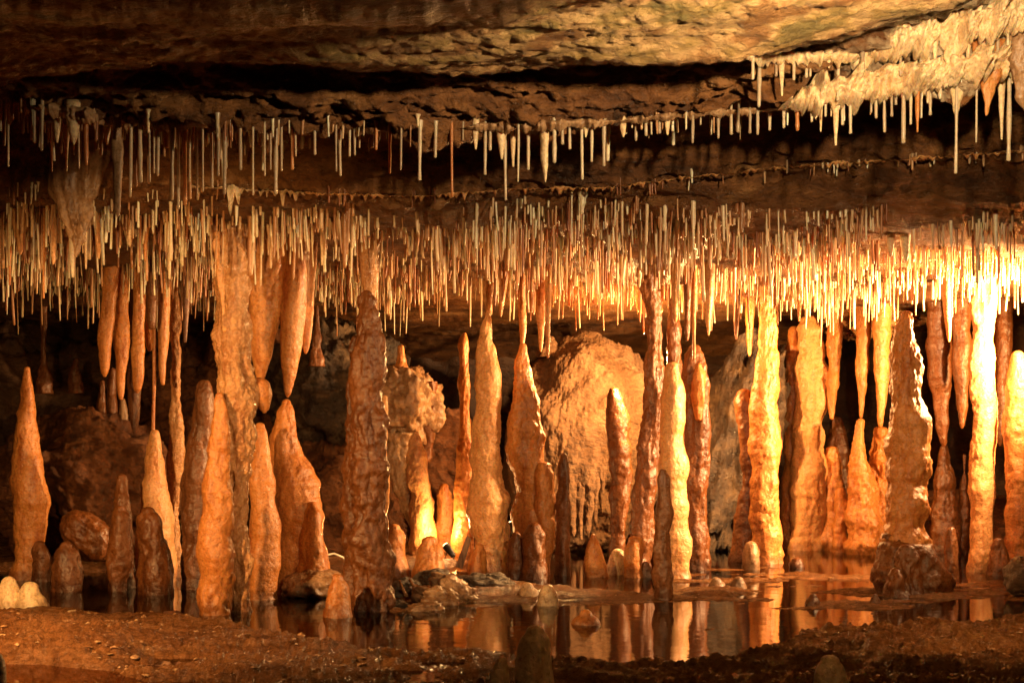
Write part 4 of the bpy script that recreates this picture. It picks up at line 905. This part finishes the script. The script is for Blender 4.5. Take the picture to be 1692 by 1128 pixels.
def tube(pts, r, ns=8):
    pts = [Vector(p) for p in pts]; V = []; 
    for i, p in enumerate(pts):
        t = (pts[min(i + 1, len(pts) - 1)] - pts[max(i - 1, 0)]).normalized()
        u = t.orthogonal().normalized() if abs(t.z) > 0.98 else t.cross(Vector((0, 0, 1))).normalized(); w = t.cross(u)
        rr = r[i] if isinstance(r, (list, tuple)) else r
        for j in range(ns):
            a = 2 * math.pi * j / ns; V.append(tuple(p + rr * (math.cos(a) * u + math.sin(a) * w)))
    f = grid_faces(ns, len(pts), True); f += [tuple(range(ns)), tuple(range(len(V) - ns, len(V)))[::-1]]
    return np.array(V), f
for k, (x0, y0, x1, y1, w, lab) in enumerate(((648, 985, 628, 962, 3, 'leftmost broken straw stub leaning out of the rubble'), (672, 985, 660, 958, 3, 'second broken straw stub in the rubble'),
                               (690, 975, 676, 956, 3.5, 'thickest broken straw stub in the rubble'), (655, 998, 634, 985, 2.5, 'lowest broken straw stub by the waterline'))):
    V, f = tube([P(x0, y0, 5.05), P((x0 + x1) / 2 - 1, (y0 + y1) / 2, 5.05), P(x1, y1, 5.03)], [w / F * 5, w * 0.9 / F * 5, w * 0.5 / F * 5])
    tag(link_mesh('broken_straw', V, f, M['crust'], base=P(x0, y0, 5.05)), lab, 'broken straw', 'broken straws in the rubble')
# old board leaning behind the rubble, floodlights and cable
V = []; 
for t in (0, 1):
    for (x, y) in ((752, 936), (764, 940), (779, 890), (772, 884)): V.append(tuple(P(x, y, 6.15 + 0.03 * t)))
tag(link_mesh('board', np.array(V), [(0, 1, 2, 3), (7, 6, 5, 4), (0, 4, 5, 1), (1, 5, 6, 2), (2, 6, 7, 3), (3, 7, 4, 0)], M['wood'], base=P(758, 938, 6.15), smooth=False), 'dark narrow board leaning behind the rubble', 'board')
def floodlight(px, py, Y, aim, label):
    c = P(px, py, Y); o = empty('floodlight', c); tag(o, label, 'floodlight', 'floodlights hidden among the formations')
    d = (Vector(aim) - c).normalized()
    V, f = tube([c - d * 0.05, c - d * 0.045, c + d * 0.01, c + d * 0.03], [0.008, 0.014, 0.020, 0.021], 20); link_mesh('housing', V, f, M['housing'], parent=o, base=c)
    V, f = tube([c + d * 0.0302, c + d * 0.036, c + d * 0.040], [0.019, 0.016, 0.006], 20); link_mesh('lens', V, f, M['lens'], parent=o, base=c)
    V, f = tube([c - d * 0.02 + Vector((0.022, 0, 0)), c + Vector((0.022, 0, -0.05)), c + Vector((-0.022, 0, -0.05)), c - d * 0.02 + Vector((-0.022, 0, 0))], 0.003); link_mesh('bracket', V, f, M['housing'], parent=o, base=c)
floodlight(742, 908, 6.6, P(700, 850, 6.75), 'small lit floodlight behind the rubble heap')
floodlight(846, 872, 7.2, P(830, 700, 7.6), 'small lit floodlight glimpsed between the bulging and double-footed columns')
cpts = [P(538, 917, 6.2), P(552, 914, 6.2), P(566, 920, 6.22), P(575, 930, 6.3), P(560, 938, 6.3), P(545, 944, 6.25), P(556, 946, 6.2)]
V, f = tube(cpts, 0.005); tag(link_mesh('cable', V, f, M['cable'], base=cpts[0]), 'short loop of pale cable left of the red-brown stalagmite', 'cable')
# loose gravel and calcite flakes on the mud bank
gv, gff, goff = [], [], 0
ico = [(0, 0, 1), (0.9, 0, 0.3), (0.28, 0.85, 0.3), (-0.72, 0.53, 0.3), (-0.72, -0.53, 0.3), (0.28, -0.85, 0.3), (0.72, 0.53, -0.3), (-0.28, 0.85, -0.3), (-0.9, 0, -0.3), (-0.28, -0.85, -0.3), (0.72, -0.53, -0.3), (0, 0, -0.6)]
icf = [(0,1,2),(0,2,3),(0,3,4),(0,4,5),(0,5,1),(1,6,2),(2,7,3),(3,8,4),(4,9,5),(5,10,1),(2,6,7),(3,7,8),(4,8,9),(5,9,10),(1,10,6),(11,7,6),(11,8,7),(11,9,8),(11,10,9),(11,6,10)]
ico = np.array(ico)
for k in range(5200):
    px = random.uniform(-80, 1780); py = random.uniform(1006, 1150) if k % 5 else random.uniform(930, 1010)
    if perlin(np.array([[px * 0.012, py * 0.05, 0.7]]))[0] < -0.12: continue
    Y = 1269.0 / (py - HZ); X = (px - 846) / F * Y; z = ground_z(X, Y)
    if z < 0.003: continue
    sz = 0.0022 + 0.008 * random.random() ** 4 + 0.012 * random.random() ** 40
    a = random.uniform(0, 6.28); R = np.array([[math.cos(a), -math.sin(a), 0], [math.sin(a), math.cos(a), 0], [0, 0, 1]])
    V = ico * (1 + 0.25 * RNG.normal(size=(12, 1)).clip(-1.5, 1.5)) * np.array([sz * random.uniform(0.8, 1.8), sz, sz * random.uniform(0.35, 0.8)]) @ R.T + np.array([X, Y, z + sz * 0.15])
    gv.append(V); gff += [tuple(i + goff for i in q_) for q_ in icf]; goff += 12
go = link_mesh('gravel', np.vstack(gv), gff, M['gravel'], smooth=False); go['kind'] = 'stuff'
tag(go, 'loose gravel and calcite flakes strewn over the wet mud bank', 'gravel')
